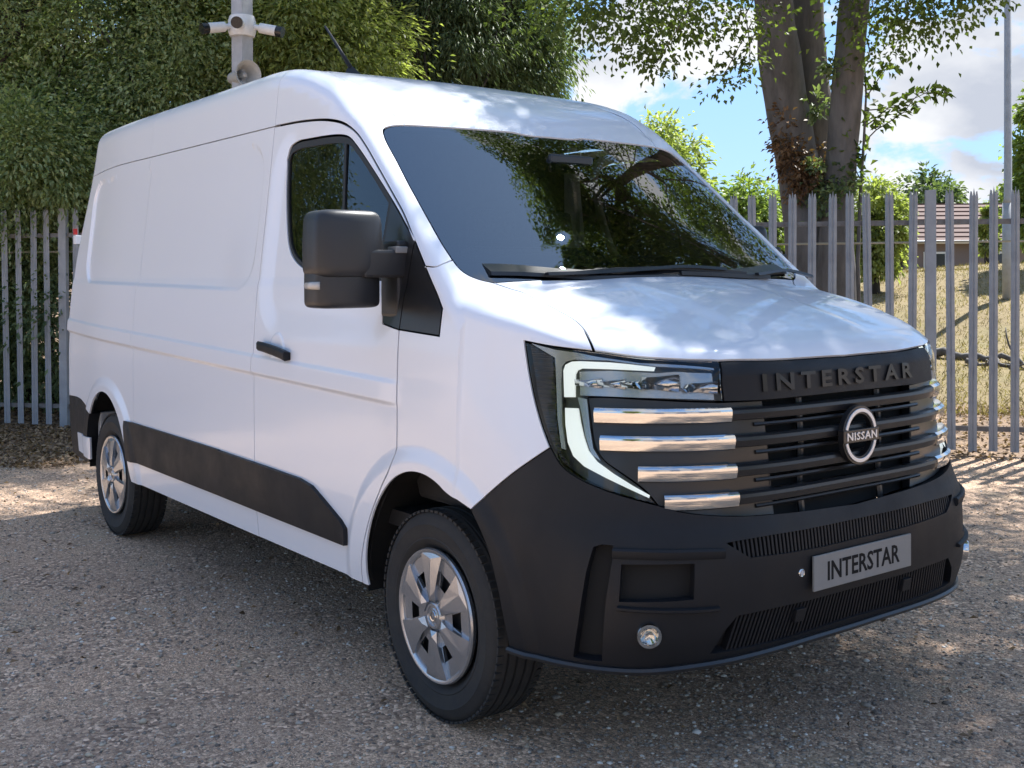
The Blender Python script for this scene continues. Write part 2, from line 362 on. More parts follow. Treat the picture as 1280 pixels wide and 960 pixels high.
def panel(name, outer, mat, parent, holes=(), dom='c', res=.02, gap=.0025, rim=.02, depth=0., mirror='pair', fn=None, fine=False):
    """a panel cut from the body surface: outer/holes are 3D loops on it"""
    to, fr = (to_c, from_c) if dom == 'c' else (to_t, from_t)
    loops = [outer] + list(holes); Qs = []
    for li, L in enumerate(loops):
        Q = to(L); c = L.mean(0)
        if dom == 'c':
            rad = np.linalg.norm(c - np.array([min(c[0], X0), 0, ZC])); sc = np.array([1. if c[0] < X0 else np.hypot(c[0] - X0, c[1]), rad])
        else: sc = np.array([1., 1.])
        lock = np.abs(L[:, 1]) < 4e-4
        if dom == 'c' and c[0] > X0: Q[lock, 0] = np.pi / 2
        Q, lock = inset(Q, lock, gap if li == 0 else -gap, sc)
        Qs.append((Q, lock))
    polys = [q for q, _ in Qs]
    sc = np.array([1. if dom == 't' or outer[:, 0].mean() < X0 else np.hypot(outer[:, 0].mean() - X0, outer[:, 1].mean()), 1.1 if dom == 'c' else 1.])
    lo, hi = polys[0].min(0), polys[0].max(0)
    gx = np.arange(lo[0], hi[0], res / sc[0]); gy = np.arange(lo[1], hi[1], res / sc[1])
    G = np.stack(np.meshgrid(gx, gy, indexing='ij'), -1); G[:, 1::2, 0] += .5 * res / sc[0]; G = G.reshape(-1, 2)
    G = G[inside(G, polys)]
    if len(G): G = G[~near_poly(G * sc, [q * sc for q in polys], res * .55)]
    if fine:                                          # extra points along creases, where the surface turns quickly
        k = 3; fx = np.arange(lo[0], hi[0], res / sc[0] / k); fy = np.arange(lo[1], hi[1], res / sc[1] / k); H = np.stack(np.meshgrid(fx, fy, indexing='ij'), -1)
        NH = nrm(Fgrad(fr(H))); d = np.zeros(H.shape[:2]); e = np.arccos(np.clip((NH[:, 2:] * NH[:, :-2]).sum(-1), -1, 1)); d[:, 1:-1] = e; e = np.arccos(np.clip((NH[2:] * NH[:-2]).sum(-1), -1, 1)); d[1:-1] = np.maximum(d[1:-1], e)
        H = H[d > .02]
        if len(H):
            H = H[inside(H, polys)]
            if len(H): H = H[~near_poly(H * sc, [q * sc for q in polys], res * .3)]
            if len(H): G = np.concatenate([G[~near_poly(G * sc, [H * sc], res * .3)], H])
    V2, E, n0 = [], [], 0
    for q in polys:
        m = len(q); V2.append(q); E += [(n0 + i, n0 + (i + 1) % m) for i in range(m)]; n0 += m
    V2 = np.concatenate(V2 + [G]) * sc
    r = mathutils.geometry.delaunay_2d_cdt([Vector((float(a), float(b))) for a, b in V2], E, [], 0, 1e-7)
    v2 = np.array([(v[0], v[1]) for v in r[0]]) / sc; T = np.array([f for f in r[2] if len(f) == 3], int)
    T = T[inside(v2[T].mean(1), polys)]
    P = fr(v2); N = nrm(Fgrad(P))
    if fn is not None: P, N = fn(P, N)
    P = P - N * depth
    lockv = np.abs(P[:, 1]) < 6e-4; P[lockv, 1] = 0
    fnm = np.cross(P[T[:, 1]] - P[T[:, 0]], P[T[:, 2]] - P[T[:, 0]])
    fl = (fnm * N[T[:, 0]]).sum(1) < 0; T[fl] = T[fl][:, ::-1]
    verts = [P]; faces = [tuple(t) for t in T]; norms = [N[T].reshape(-1, 3)]; nv = len(P)
    if rim:
        for q, lock in Qs:
            B = fr(q); NB = nrm(Fgrad(B))
            if fn is not None: B, NB = fn(B, NB)
            B = B - NB * depth; B[lock, 1] = 0; m = len(q); I = B - NB * rim; I[lock, 1] = 0
            verts += [B, I]; ln = []
            sgn = 1
            for i in range(m):
                j = (i + 1) % m
                if lock[i] and lock[j]: continue
                f = (nv + i, nv + m + i, nv + m + j, nv + j); n = np.cross(I[i] - B[i], B[j] - B[i]); n = n / max(np.linalg.norm(n), 1e-9)
                faces.append(f); ln += [n] * 4
            if ln: norms.append(np.array(ln))
            nv += 2 * m
    P = np.concatenate(verts); NL = np.concatenate(norms)
    def build(P, faces, NL, nm):
        me = bpy.data.meshes.new(nm); me.from_pydata(P.tolist(), [], faces); me.update()
        me.polygons.foreach_set('use_smooth', np.ones(len(faces), bool)); me.normals_split_custom_set(NL.tolist())
        me.materials.append(mat); o = bpy.data.objects.new(nm, me); COL.objects.link(o); o.parent = parent; return o
    if mirror == 'none': return [build(P, faces, NL, name)]
    PM = P * np.array([1, -1, 1]); NM = NL * np.array([1, -1, 1]); fm = []; nm2 = []; k = 0
    for f in faces:
        l = len(f); fm.append(tuple(f[::-1])); nm2.append(NM[k:k + l][::-1]); k += l
    NM = np.concatenate(nm2)
    if mirror == 'pair': return [build(P, faces, NL, name), build(PM, fm, NM, name)]
    ofs = len(P); return [build(np.concatenate([P, PM]), faces + [tuple(i + ofs for i in f) for f in fm], np.concatenate([NL, NM]), name)]
# ------------------------------------------------------------------ the place: ground, fence, trees, buildings
def cw3(px, depth, z=0.):
    """point at picture column px, at a depth in metres along the view axis, height z"""
    return np.array([*(CAM_C + CAM_D * depth + CAM_R * ((px - 640) / CAM_F * depth))[:2], z])
FA, FB = cw3(1163, 9.75), cw3(80, 11.70)                      # fence line: two of its posts
FD = nrm_((FB - FA)[None])[0]; FNRM = np.array([FD[1], -FD[0], 0]); 
if FNRM @ (FA - CAM_C) < 0: FNRM = -FNRM                      # points away from the camera, behind the fence
def behind(x, y): return (x - FA[0]) * FNRM[0] + (y - FA[1]) * FNRM[1]
def along(x, y): return (x - FA[0]) * FD[0] + (y - FA[1]) * FD[1]
def ground_z(x, y):
    b = behind(x, y); z = np.where(b > .1, .06 * np.minimum(b - .1, 1) + .03, 0)
    z = z + 1.58 * sst(.7, 13.5, b) - 2.6 * sst(17, 60, b)
    z = z + (.05 * np.sin(x * 1.3 + y * .7) + .04 * np.sin(x * .6 - y * 1.7 + 1)) * sst(.3, 2.5, b)
    return z - .025
rng = np.random.default_rng(7)
def noise_mix(nt, scale, detail=5, rough=.6, vec=None):
    n = nt.nodes.new('ShaderNodeTexNoise'); n.inputs['Scale'].default_value = scale; n.inputs['Detail'].default_value = detail; n.inputs['Roughness'].default_value = rough
    if vec: nt.links.new(vec, n.inputs['Vector'])
    return n.outputs['Fac']
def ramp(nt, fac, stops, interp='LINEAR'):
    r = nt.nodes.new('ShaderNodeValToRGB'); r.color_ramp.interpolation = interp; e = r.color_ramp.elements
    while len(e) < len(stops): e.new(.5)
    for k, (pos, c) in zip(e, stops): k.position = pos; k.color = (*c, 1)
    nt.links.new(fac, r.inputs[0]); return r.outputs[0]
def mixc(nt, fac, a, b, mode='MIX'):
    m = nt.nodes.new('ShaderNodeMix'); m.data_type = 'RGBA'; m.blend_type = mode
    for k, v in (('Factor', fac), ('A', a), ('B', b)):
        if hasattr(v, 'links') or hasattr(v, 'is_linked'): nt.links.new(v, m.inputs[k])
        else: m.inputs[k].default_value = v if k == 'Factor' else (*v, 1)
    return m.outputs['Result']
def attr(nt, name):
    a = nt.nodes.new('ShaderNodeAttribute'); a.attribute_name = name; return a
# gravel yard / litter / dry grass in one ground material, blended by a 'zone' attribute
GM = bpy.data.materials.new('yard_ground'); GM.use_nodes = True; nt = GM.node_tree; bs = nt.nodes['Principled BSDF']; bs.inputs['Roughness'].default_value = .9; bs.inputs['Specular IOR Level'].default_value = .25
tc = nt.nodes.new('ShaderNodeTexCoord').outputs['Object']
def voro(scale, feat='F1', out='Color'):
    v = nt.nodes.new('ShaderNodeTexVoronoi'); v.feature = feat; v.inputs['Scale'].default_value = scale; nt.links.new(tc, v.inputs['Vector']); return v.outputs[out]
vr = lambda s: nt.links.new
def sepc(col):
    s = nt.nodes.new('ShaderNodeSeparateColor'); nt.links.new(col, s.inputs[0]); return s.outputs[0]
stones = ramp(nt, sepc(voro(74)), [(0, (.11, .10, .095)), (.35, (.21, .185, .17)), (.6, (.30, .27, .245)), (.82, (.40, .365, .33)), (.97, (.62, .59, .55))])
grit = ramp(nt, sepc(voro(210)), [(0, (.11, .10, .094)), (.5, (.26, .23, .21)), (.9, (.42, .385, .35)), (1, (.6, .57, .53))])
patch = ramp(nt, noise_mix(nt, 2.2, 7, .7, tc), [(.38, (0, 0, 0)), (.62, (1, 1, 1))])
grav = mixc(nt, patch, stones, grit)
tint = ramp(nt, noise_mix(nt, .55, 5, .6, tc), [(.3, (.74, .73, .74)), (.5, (.95, .93, .91)), (.7, (1.2, 1.15, 1.08))])
grav = mixc(nt, 1., grav, tint, 'MULTIPLY')
moss = ramp(nt, noise_mix(nt, 1.3, 8, .7, tc), [(.55, (0, 0, 0)), (.75, (.5, .5, .5))])
grav = mixc(nt, 1., grav, (1.90, 1.50, 1.17), 'MULTIPLY')
grav = mixc(nt, moss, grav, (.30, .30, .20))
litter = mixc(nt, ramp(nt, noise_mix(nt, 9, 8, .75, tc), [(.35, (0, 0, 0)), (.65, (1, 1, 1))]), (.12, .085, .06), (.34, .235, .155))
grassc = mixc(nt, ramp(nt, noise_mix(nt, 14, 9, .8, tc), [(.35, (0, 0, 0)), (.68, (1, 1, 1))]), (.17, .125, .06), (.33, .255, .135))
grassc = mixc(nt, ramp(nt, noise_mix(nt, .8, 4, .6, tc), [(.5, (0, 0, 0)), (.75, (.55, .55, .55))]), grassc, (.18, .18, .07))
z_ = attr(nt, 'zone'); sc_ = nt.nodes.new('ShaderNodeSeparateColor'); nt.links.new(z_.outputs['Color'], sc_.inputs[0])
colr = mixc(nt, sc_.outputs[0], grav, litter); colr = mixc(nt, sc_.outputs[1], colr, grassc); nt.links.new(colr, bs.inputs['Base Color'])
hgt = nt.nodes.new('ShaderNodeMath'); hgt.operation = 'ADD'; nt.links.new(voro(74, 'F1', 'Distance'), hgt.inputs[0]); nt.links.new(noise_mix(nt, 120, 4, .7, tc), hgt.inputs[1])
bp = nt.nodes.new('ShaderNodeBump'); bp.inputs['Strength'].default_value = .75; bp.inputs['Distance'].default_value = .008; bp.invert = True; nt.links.new(hgt.outputs[0], bp.inputs['Height']); nt.links.new(bp.outputs[0], bs.inputs['Normal'])
def ground_sheet():
    us = np.unique(np.concatenate([-np.geomspace(18, 900, 30), np.arange(-18, 18, .22), np.geomspace(18, 900, 30)])); vs = np.unique(np.concatenate([-np.geomspace(14, 900, 30), np.arange(-14, -.6, .5), np.arange(-.6, 16, .12), np.geomspace(16, 900, 36)]))
    U_, V_ = np.meshgrid(us, vs, indexing='ij'); X = FA[0] + FD[0] * U_ + FNRM[0] * V_; Y = FA[1] + FD[1] * U_ + FNRM[1] * V_; Z = ground_z(X, Y)
    wob = .25 * np.sin(U_ * 2.1) + .18 * np.sin(U_ * 5.3 + 1)
    lit = sst(-.75 - 2.0 * sst(5, 8, U_), -.1 - 1.2 * sst(5, 8, U_), V_ + wob * .8); gr = sst(1.3, 2.8, V_ + wob * 1.5) * sst(4.2, 2.2, U_)
    # under the left-hand trees the floor stays litter
    n, m = U_.shape; P = np.stack([X, Y, Z], -1).reshape(-1, 3); i = np.arange(n - 1)[:, None] * m + np.arange(m - 1)[None]; F = np.stack([i, i + m, i + m + 1, i + 1], -1).reshape(-1, 4)
    if np.cross(P[F[0, 1]] - P[F[0, 0]], P[F[0, 2]] - P[F[0, 0]])[2] < 0: F = F[:, ::-1]
    me = fast_mesh('ground', P, F); at_ = me.color_attributes.new('zone', 'FLOAT_COLOR', 'POINT'); c = np.zeros((n * m, 4), np.float32); c[:, 0] = lit.ravel(); c[:, 1] = gr.ravel(); c[:, 3] = 1; at_.data.foreach_set('color', c.ravel())
    me.polygons.foreach_set('use_smooth', np.ones(len(me.polygons), bool)); return tag(link('ground', me, GM), kind='structure')
def fast_mesh(name, V, F):
    V = np.asarray(V, np.float32); F = np.asarray(F, np.int32); me = bpy.data.meshes.new(name); k = F.shape[1]
    me.vertices.add(len(V)); me.vertices.foreach_set('co', V.ravel()); me.loops.add(F.size); me.loops.foreach_set('vertex_index', F.ravel())
    me.polygons.add(len(F)); me.polygons.foreach_set('loop_start', np.arange(0, F.size, k, dtype=np.int32)); me.update(calc_edges=True); return me
ground_sheet()
# loose stones on the yard
def stones_mesh():
    base = np.array([(1, 0, 0), (-1, 0, 0), (0, 1, 0), (0, -1, 0), (0, 0, 1), (0, 0, -.7), (.6, .6, .5), (-.6, .6, .45), (-.6, -.6, .5), (.6, -.6, .45)], float)
    tri = np.array([(0, 6, 4), (6, 2, 4), (2, 7, 4), (7, 1, 4), (1, 8, 4), (8, 3, 4), (3, 9, 4), (9, 0, 4), (0, 2, 6), (2, 1, 7), (1, 3, 8), (3, 0, 9), (0, 5, 2), (2, 5, 1), (1, 5, 3), (3, 5, 0)])
    pts = []
    while sum(len(a) for a in pts) < 56000:
        d = 2.3 + 8.2 * rng.random(60000) ** 1.6; px = rng.uniform(-60, 1340, 60000); X = CAM_C[:2] + CAM_D[:2] * d[:, None] + CAM_R[:2] * ((px - 640) / CAM_F * d)[:, None]
        ok = (behind(X[:, 0], X[:, 1]) < -.1) & (rng.random(60000) < .35 + .65 * (np.sin(X[:, 0] * 2.3 + np.sin(X[:, 1] * 1.9)) * .5 + .5)); pts.append(X[ok])
    X = np.concatenate(pts)[:56000]; n = len(X); r = .003 + .0075 * rng.random(n) ** 3; r = np.where(rng.random(n) < .02, r * 1.8, r)
    S = r[:, None] * rng.uniform(.65, 1.25, (n, 3)) * np.array([1, 1, .6]); a = rng.uniform(0, 6.283, n); ca, sa = np.cos(a), np.sin(a)
    V = base[None] * S[:, None] * rng.uniform(.8, 1.2, (n, 10, 1)); V = np.stack([V[..., 0] * ca[:, None] - V[..., 1] * sa[:, None], V[..., 0] * sa[:, None] + V[..., 1] * ca[:, None], V[..., 2]], -1)
    V += np.concatenate([X, (S[:, 2] * .25 - .025)[:, None]], 1)[:, None]; F = (tri[None] + (np.arange(n) * 10)[:, None, None]).reshape(-1, 3)
    me = fast_mesh('loose_stones', V.reshape(-1, 3), F); c = np.repeat(rng.random(n).astype(np.float32), 16); me.attributes.new('tint', 'FLOAT', 'FACE').data.foreach_set('value', c)
    m = mat('loose_stone', (.2, .2, .2), .85); nt = m.node_tree; t = attr(nt, 'tint'); nt.links.new(ramp(nt, t.outputs['Fac'], [(0, (.15, .125, .105)), (.35, (.29, .245, .20)), (.65, (.42, .36, .30)), (.82, (.52, .43, .31)), (.93, (.70, .64, .56)), (1, (.80, .76, .69))]), nt.nodes['Principled BSDF'].inputs['Base Color'])
    return tag(link('loose_stones', me, m), kind='stuff', label='loose grey and tan stones scattered over the gravel yard', cat='stones')
stones_mesh()
# ---- leaves
def leaf_mat(name, dark, light, trans=.35, rough=.5):
    m = bpy.data.materials.new(name); m.use_nodes = True; nt = m.node_tree; b = nt.nodes['Principled BSDF']; out = nt.nodes['Material Output']
    t = attr(nt, 'tint'); c = ramp(nt, t.outputs['Fac'], [(0, dark), (.55, tuple((a + b_) / 2 for a, b_ in zip(dark, light))), (1, light)]); nt.links.new(c, b.inputs['Base Color']); b.inputs['Roughness'].default_value = rough; b.inputs['Specular IOR Level'].default_value = .35
    tr = nt.nodes.new('ShaderNodeBsdfTranslucent'); g = nt.nodes.new('ShaderNodeMix'); g.data_type = 'RGBA'; g.blend_type = 'MULTIPLY'; g.inputs['Factor'].default_value = 1; g.inputs['B'].default_value = (1.5, 1.7, .7, 1); nt.links.new(c, g.inputs['A']); nt.links.new(g.outputs['Result'], tr.inputs['Color'])
    mx = nt.nodes.new('ShaderNodeMixShader'); mx.inputs[0].default_value = trans; nt.links.new(b.outputs[0], mx.inputs[1]); nt.links.new(tr.outputs[0], mx.inputs[2]); nt.links.new(mx.outputs[0], out.inputs[0]); return m
def leaves(name, C, A, L, W, m, parent=None, tint=None, fold=.25):
    """C centres, A growth axes, L lengths, W widths -> folded diamond leaves"""
    n = len(C); A = nrm_(A); up = nrm_(rng.normal(size=(n, 3)) * .55 + np.array([0, 0, 1.])); B = nrm_(np.cross(A, up)); N = np.cross(B, A)
    L = np.broadcast_to(L, (n,))[:, None]; W = np.broadcast_to(W, (n,))[:, None]
    V = np.stack([C, C + A * L * .45 + B * W * .5 + N * W * fold, C + A * L - N * L * .12, C + A * L * .45 - B * W * .5 + N * W * fold], 1).reshape(-1, 3)
    F = np.array([[0, 1, 2], [0, 2, 3]])[None] + (np.arange(n) * 4)[:, None, None]; me = fast_mesh(name, V, F.reshape(-1, 3))
    if tint is None: tint = rng.random(n)
    me.attributes.new('tint', 'FLOAT', 'FACE').data.foreach_set('value', np.repeat(np.clip(tint, 0, 1), 2).astype(np.float32))
    return link(name, me, m, parent)
def clump_cloud(ell, nclump, per, crad, droop=.4, shell=.55, flat=.8):
    """leaf centres/axes/tints gathered in clumps through ellipsoids ell = [(centre, radii, weight)]"""
    w = np.array([e[2] for e in ell], float); w /= w.sum(); C, A, T, K_ = [], [], [], []
    for (c, r, _), k in zip(ell, rng.multinomial(nclump, w)):
        d = nrm_(rng.normal(size=(k, 3))); rr = shell + (1 - shell) * rng.random(k) ** .6; cc = np.array(c) + d * rr[:, None] * np.array(r); K_.append(cc)
        for j in range(k):
            q = int(per * rng.uniform(.5, 1.5)); s = crad * rng.uniform(.55, 1.35); o = rng.normal(size=(q, 3)) * np.array([s, s, s * flat]) * .55
            C.append(cc[j] + o); a = nrm_(o + d[j] * s * .5 + rng.normal(size=(q, 3)) * s * .4); a[:, 2] -= droop; A.append(a); T.append(np.clip(rng.normal(.42 + .16 * rng.normal(), .2, q), 0, 1))
    return np.concatenate(C), np.concatenate(A), np.concatenate(T), np.concatenate(K_)
def limb(mb, a, b, r0, r1, bend=.15, n=6, sides=7):
    a, b = np.array(a, float), np.array(b, float); t = np.linspace(0, 1, n)[:, None]; L = np.linalg.norm(b - a); o = rng.normal(size=3) * L * bend; P = a + (b - a) * t + o * np.sin(t * math.pi) + rng.normal(size=(n, 3)) * L * .015 * np.sin(t * math.pi)
    mb.tube(P, np.linspace(r0, r1, n), sides); return P
def bark(name, a, b):
    m = mat(name, a, .9, noise=(9, .5, b), bump=(30, .8)); mpn = m.node_tree.nodes.new('ShaderNodeMapping'); mpn.inputs['Scale'].default_value = (1, 1, .28); tcn = [n for n in m.node_tree.nodes if n.type == 'TEX_COORD'][0]; m.node_tree.links.new(tcn.outputs['Object'], mpn.inputs[0])
    for n in [n for n in m.node_tree.nodes if n.type == 'TEX_NOISE']: m.node_tree.links.new(mpn.outputs[0], n.inputs['Vector'])
    return m
BARKG = bark('smooth_grey_bark', (.175, .16, .15), (.085, .078, .07)); BARKD = bark('dark_bark', (.06, .05, .04), (.03, .025, .02))
def tree(name, label, base, ell, nclump, per, crad, L, W, m, bk, trunk_r=.12, cat='tree', group=None, droop=.4, shell=.55, limbs=26, flat=.8):
    base = np.array(base, float); o = empty(name, base); tag(o, label, cat, group)
    C, A, T, KC = clump_cloud(ell, nclump, per, crad, droop, shell, flat)
    n = len(C); cr_ = leaves('crown', C - base, A, L * rng.uniform(.6, 1.3, n), W * rng.uniform(.7, 1.25, n), m, o, T)
    mb = MB(); top = max(e[0][2] + e[1][2] * .4 for e in ell); cxy = np.average([e[0] for e in ell], axis=0, weights=[e[2] for e in ell])
    P = limb(mb, (0, 0, -.15), np.array([cxy[0], cxy[1], top]) - base, trunk_r, trunk_r * .25, .05, 9, 9)
    tr_ = mb.build('trunk', bk, o, smooth=True); mb = MB()
    for j in rng.choice(len(KC), min(limbs, len(KC)), replace=False):
        q = KC[j] - base; s = P[np.clip(int(len(P) * np.clip(q[2] / max(P[-1][2], .1) - .25, .15, .85)), 1, len(P) - 2)]; limb(mb, s, q, trunk_r * .35, .008, .12, 5, 5)
    if limbs: mb.build('limbs', bk, o, smooth=True)
    return o
# ---- palisade fence (one straight run behind the van)
GALV = mat('galvanised_steel', (.36, .375, .395), .5, metal=.15, noise=(5, .35, (.25, .262, .28)), bump=(40, .08))
RUSTG = mat('weathered_steel', (.20, .20, .20), .6, metal=.2, noise=(14, .5, (.12, .10, .085)))
BAY = np.linalg.norm(FB - FA) / 3; PITCH = BAY / 17.
fence = empty('palisade_fence', FA); tag(fence, 'galvanised steel palisade fence with three-pointed pickets behind the van', 'fence')
def picket_mesh():
    w, d, h = .0355, .014, 2.275
    xs = [-1, -.78, -.5, -.3, 0, .3, .5, .78, 1]; dp = [0, .25, .8, 1, .35, 1, .8, .25, 0]; zt = [-.085, -.028, -.034, -.075, 0, -.075, -.034, -.028, -.085]
    n = len(xs); V = [(x * w, e * d, z) for z0 in (0, 1) for x, e, t in zip(xs, dp, zt) for z in ((h + t) * z0,)] + [(x * w * .97, e * d - .004, z) for z0 in (0, 1) for x, e, t in zip(xs, dp, zt) for z in ((h + t) * z0,)]
    F = []
    for i in range(n - 1): F += [(i, i + 1, n + i + 1, n + i), (2 * n + i, 3 * n + i, 3 * n + i + 1, 2 * n + i + 1), (n + i, n + i + 1, 3 * n + i + 1, 3 * n + i)]
    F += [(0, n, 3 * n, 2 * n), (n - 1, 3 * n - 1, 4 * n - 1, 2 * n - 1)]
    me = bpy.data.meshes.new('picket'); me.from_pydata(V, [], F); me.update(); me.materials.append(GALV); return me
pm = picket_mesh(); 
toC = -FNRM                                                    # towards the yard
rot_p = math.atan2(-toC[0], toC[1]) 
def fpt(u, off=0., z=0.): return FD * u + FNRM * off + np.array([0, 0, z])
u0, u1 = -BAY * 1.15, BAY * 9.2; npk = 0
for k in range(int(u0 / PITCH), int(u1 / PITCH)):
    if k % 17 == 0: continue
    u = k * PITCH + rng.normal(0, .003); P = fpt(u, -.03 - .002 * rng.random(), -.0 + rng.normal(0, .006) + .005)
    o = bpy.data.objects.new('picket', pm); COL.objects.link(o); o.parent = fence; o.location = P; o.rotation_euler = (rng.normal(0, .004), rng.normal(0, .006), rot_p + rng.normal(0, .03))
M3 = np.array([[FD[0], FNRM[0], 0], [FD[1], FNRM[1], 0], [0, 0, 1]])
for b in range(-1, 10):
    P = fpt(b * BAY, -.005, 1.12); MB().box((0, 0, 0), (.045, .028, 1.145), M3).build('post', GALV, fence, bevel=.004).location = P
for b in range(-2, 9):
    for z in (1.985, .20):
        a_, b_ = fpt(b * BAY + .05, .012, z), fpt((b + 1) * BAY - .05, .012, z); c = (a_ + b_) / 2; h = np.linalg.norm(b_ - a_) / 2
        V = [(x, y, zz) for x in (-h, h) for y, zz in ((-.024, .022), (-.019, .022), (-.019, -.017), (.024, -.017), (.024, -.022), (-.024, -.022))]
        V = np.array(V) @ M3.T; F = [(i, (i + 1) % 6, 6 + (i + 1) % 6, 6 + i) for i in range(6)] + [(0, 1, 2, 5), (2, 3, 4, 5), (6, 11, 8, 7), (8, 11, 10, 9)]; MB().add(V + 0, F).build('rail', RUSTG, fence).location = c
    a_, b_ = fpt(b * BAY, .09, 1.815), fpt((b + 1) * BAY - .01, .09, 1.815 + .004 * (b % 2)); MB().tube([a_, (a_ + b_) / 2 - (0, 0, .004), b_], .011, 6).build('guide_rail', mat('cream_pipe', (.42, .38, .28), .5), fence)
# ---- camera pole with cameras and horn loudspeaker
PB = cw3(305, 11.05); PB[2] = -.03; PAINT = mat('pole_grey_paint', (.42, .43, .44), .5, noise=(10, .25)); CAMW = mat('camera_white', (.72, .72, .70), .4, noise=(20, .12)); CAMB = mat('camera_black', (.012, .012, .013), .25)
if behind(PB[0], PB[1]) > -.12: PB = PB + FNRM * (-.14 - behind(PB[0], PB[1]))
cp = empty('camera_pole', PB); tag(cp, 'grey square steel pole rising behind the van roof', 'pole')
MB().box((0, 0, 2.6), (.075, .075, 2.6), np.array(Matrix.Rotation(R(20), 3, 'Z'))).build('shaft', PAINT, cp, bevel=.012)
MB().box((0, 0, .01), (.15, .15, .01)).build('base_plate', PAINT, cp, bevel=.004)
CZ = 1.54 + (344 - 28) / 1400.3 * 11.05; toCam = nrm_(np.array([[CAM_C[0] - PB[0], CAM_C[1] - PB[1], 0]]))[0]; side = np.array([-toCam[1], toCam[0], 0]); 
if side @ CAM_R < 0: side = -side
cl = empty('collar', (0, 0, CZ), parent=cp); V, F = lathe([(.0, -.10), (.12, -.10), (.135, -.05), (.135, .05), (.12, .10), (0, .10)], 16, 'z'); MB().add(V, F).build('junction_ring', CAMW, cl, auto=40)
def bullet(d, tilt, label, off):
    d = nrm_(np.array([d]))[0]; P = PB + np.array([0, 0, CZ + off]) + d * .13; o = empty('security_camera', P); tag(o, label, 'camera', None)
    ax = nrm_(np.array([d + np.array([0, 0, tilt])]))[0]
    MB().tube([d * 0, ax * .07], [.028, .028], 12).build('bracket', CAMW, o, auto=40)
    MB().tube([ax * .06, ax * .24], [.050, .052], 16).build('body', CAMW, o, auto=40)
    MB().tube([ax * .235, ax * .245, ax * .30], [.054, .056, .056], 16).build('lens_hood', CAMB, o, auto=40)
bullet(-side * .9 + toCam * .45, -.22, 'white bullet security camera on the pole with its lens pointing over the fence', -.015)
bullet(toCam * 1. - side * .12, -.18, 'white bullet security camera on the pole with its lens facing the yard', .0)
bullet(side * .9 + toCam * .4, -.22, 'white bullet security camera on the pole with its lens pointing towards the big tree', -.01)
HZ = 1.54 + (344 - 88) / 1400.3 * 10.9; hd = nrm_(np.array([toCam * .85 + side * .45]))[0]; hp_ = PB + np.array([0, 0, HZ]) + toCam * .10; horn = empty('horn_loudspeaker', hp_); tag(horn, 'pale grey horn loudspeaker clamped to the square pole', 'loudspeaker')
q = np.array(Vector(hd).to_track_quat('Z', 'Y').to_matrix())
V, F = lathe([(.0, -.22), (.045, -.22), (.06, -.20), (.065, -.08), (.075, .0), (.105, .08), (.135, .12), (.137, .125), (.128, .122), (.10, .085), (.068, .01), (.05, -.05)], 28, 'z'); MB().add(np.array(V) @ q.T, F).build('flare', mat('horn_grey', (.45, .44, .41), .5, noise=(15, .2)), horn, auto=40)
V, F = lathe([(0, .06), (.022, .055), (.034, .03), (.034, -.05)], 18, 'z'); MB().add(np.array(V) @ q.T, F).build('phase_plug', mat('horn_grey'), horn, auto=40)
MB().box((0, 0, -.12), (.03, .03, .06)).build('clamp', PAINT, horn, bevel=.005)
# ---- lamp post on the right
lp = cw3(1260, 17.5); lp[2] = float(ground_z(lp[0], lp[1])) - .1; lpost = empty('lamp_post', lp); tag(lpost, 'tall plain grey tubular lamp post behind the fence', 'lamp post')
MB().tube([(0, 0, 0), (0, 0, 1.6)], .085, 14).build('base_tube', PAINT, lpost, smooth=True); MB().tube([(0, 0, 1.6), (0, 0, 1.66), (0, 0, 7.5)], [.085, .06, .05], 14).build('shaft', PAINT, lpost, smooth=True)
MB().tube([(0, 0, 7.5), tuple(-CAM_R * .5 + (0, 0, 7.75)), tuple(-CAM_R * 1.1 + (0, 0, 7.8))], .03, 8).build('arm', PAINT, lpost, smooth=True); MB().box(-CAM_R * 1.3 + (0, 0, 7.8), (.25, .12, .05)).build('lantern', PAINT, lpost, bevel=.03)
LF_BEECH = leaf_mat('beech_leaf', (.048, .074, .020), (.18, .22, .068), .52)
LF_WILLOW = leaf_mat('grey_green_leaf', (0.111, 0.152, 0.061), (0.486, 0.540, 0.288), .38)
LF_DARK = leaf_mat('dark_evergreen_leaf', (0.071, 0.102, 0.048), (0.252, 0.306, 0.153), .30)
LF_LIME = leaf_mat('yellow_green_leaf', (0.156, 0.186, 0.066), (0.456, 0.480, 0.192), .45)
LF_FAR = leaf_mat('mid_green_leaf', (0.119, 0.163, 0.047), (0.356, 0.421, 0.138), .4)
LF_DRY = leaf_mat('dry_brown_leaf', (.085, .045, .026), (.27, .16, .09), .2)
def gz(P): return float(ground_z(P[0], P[1]))
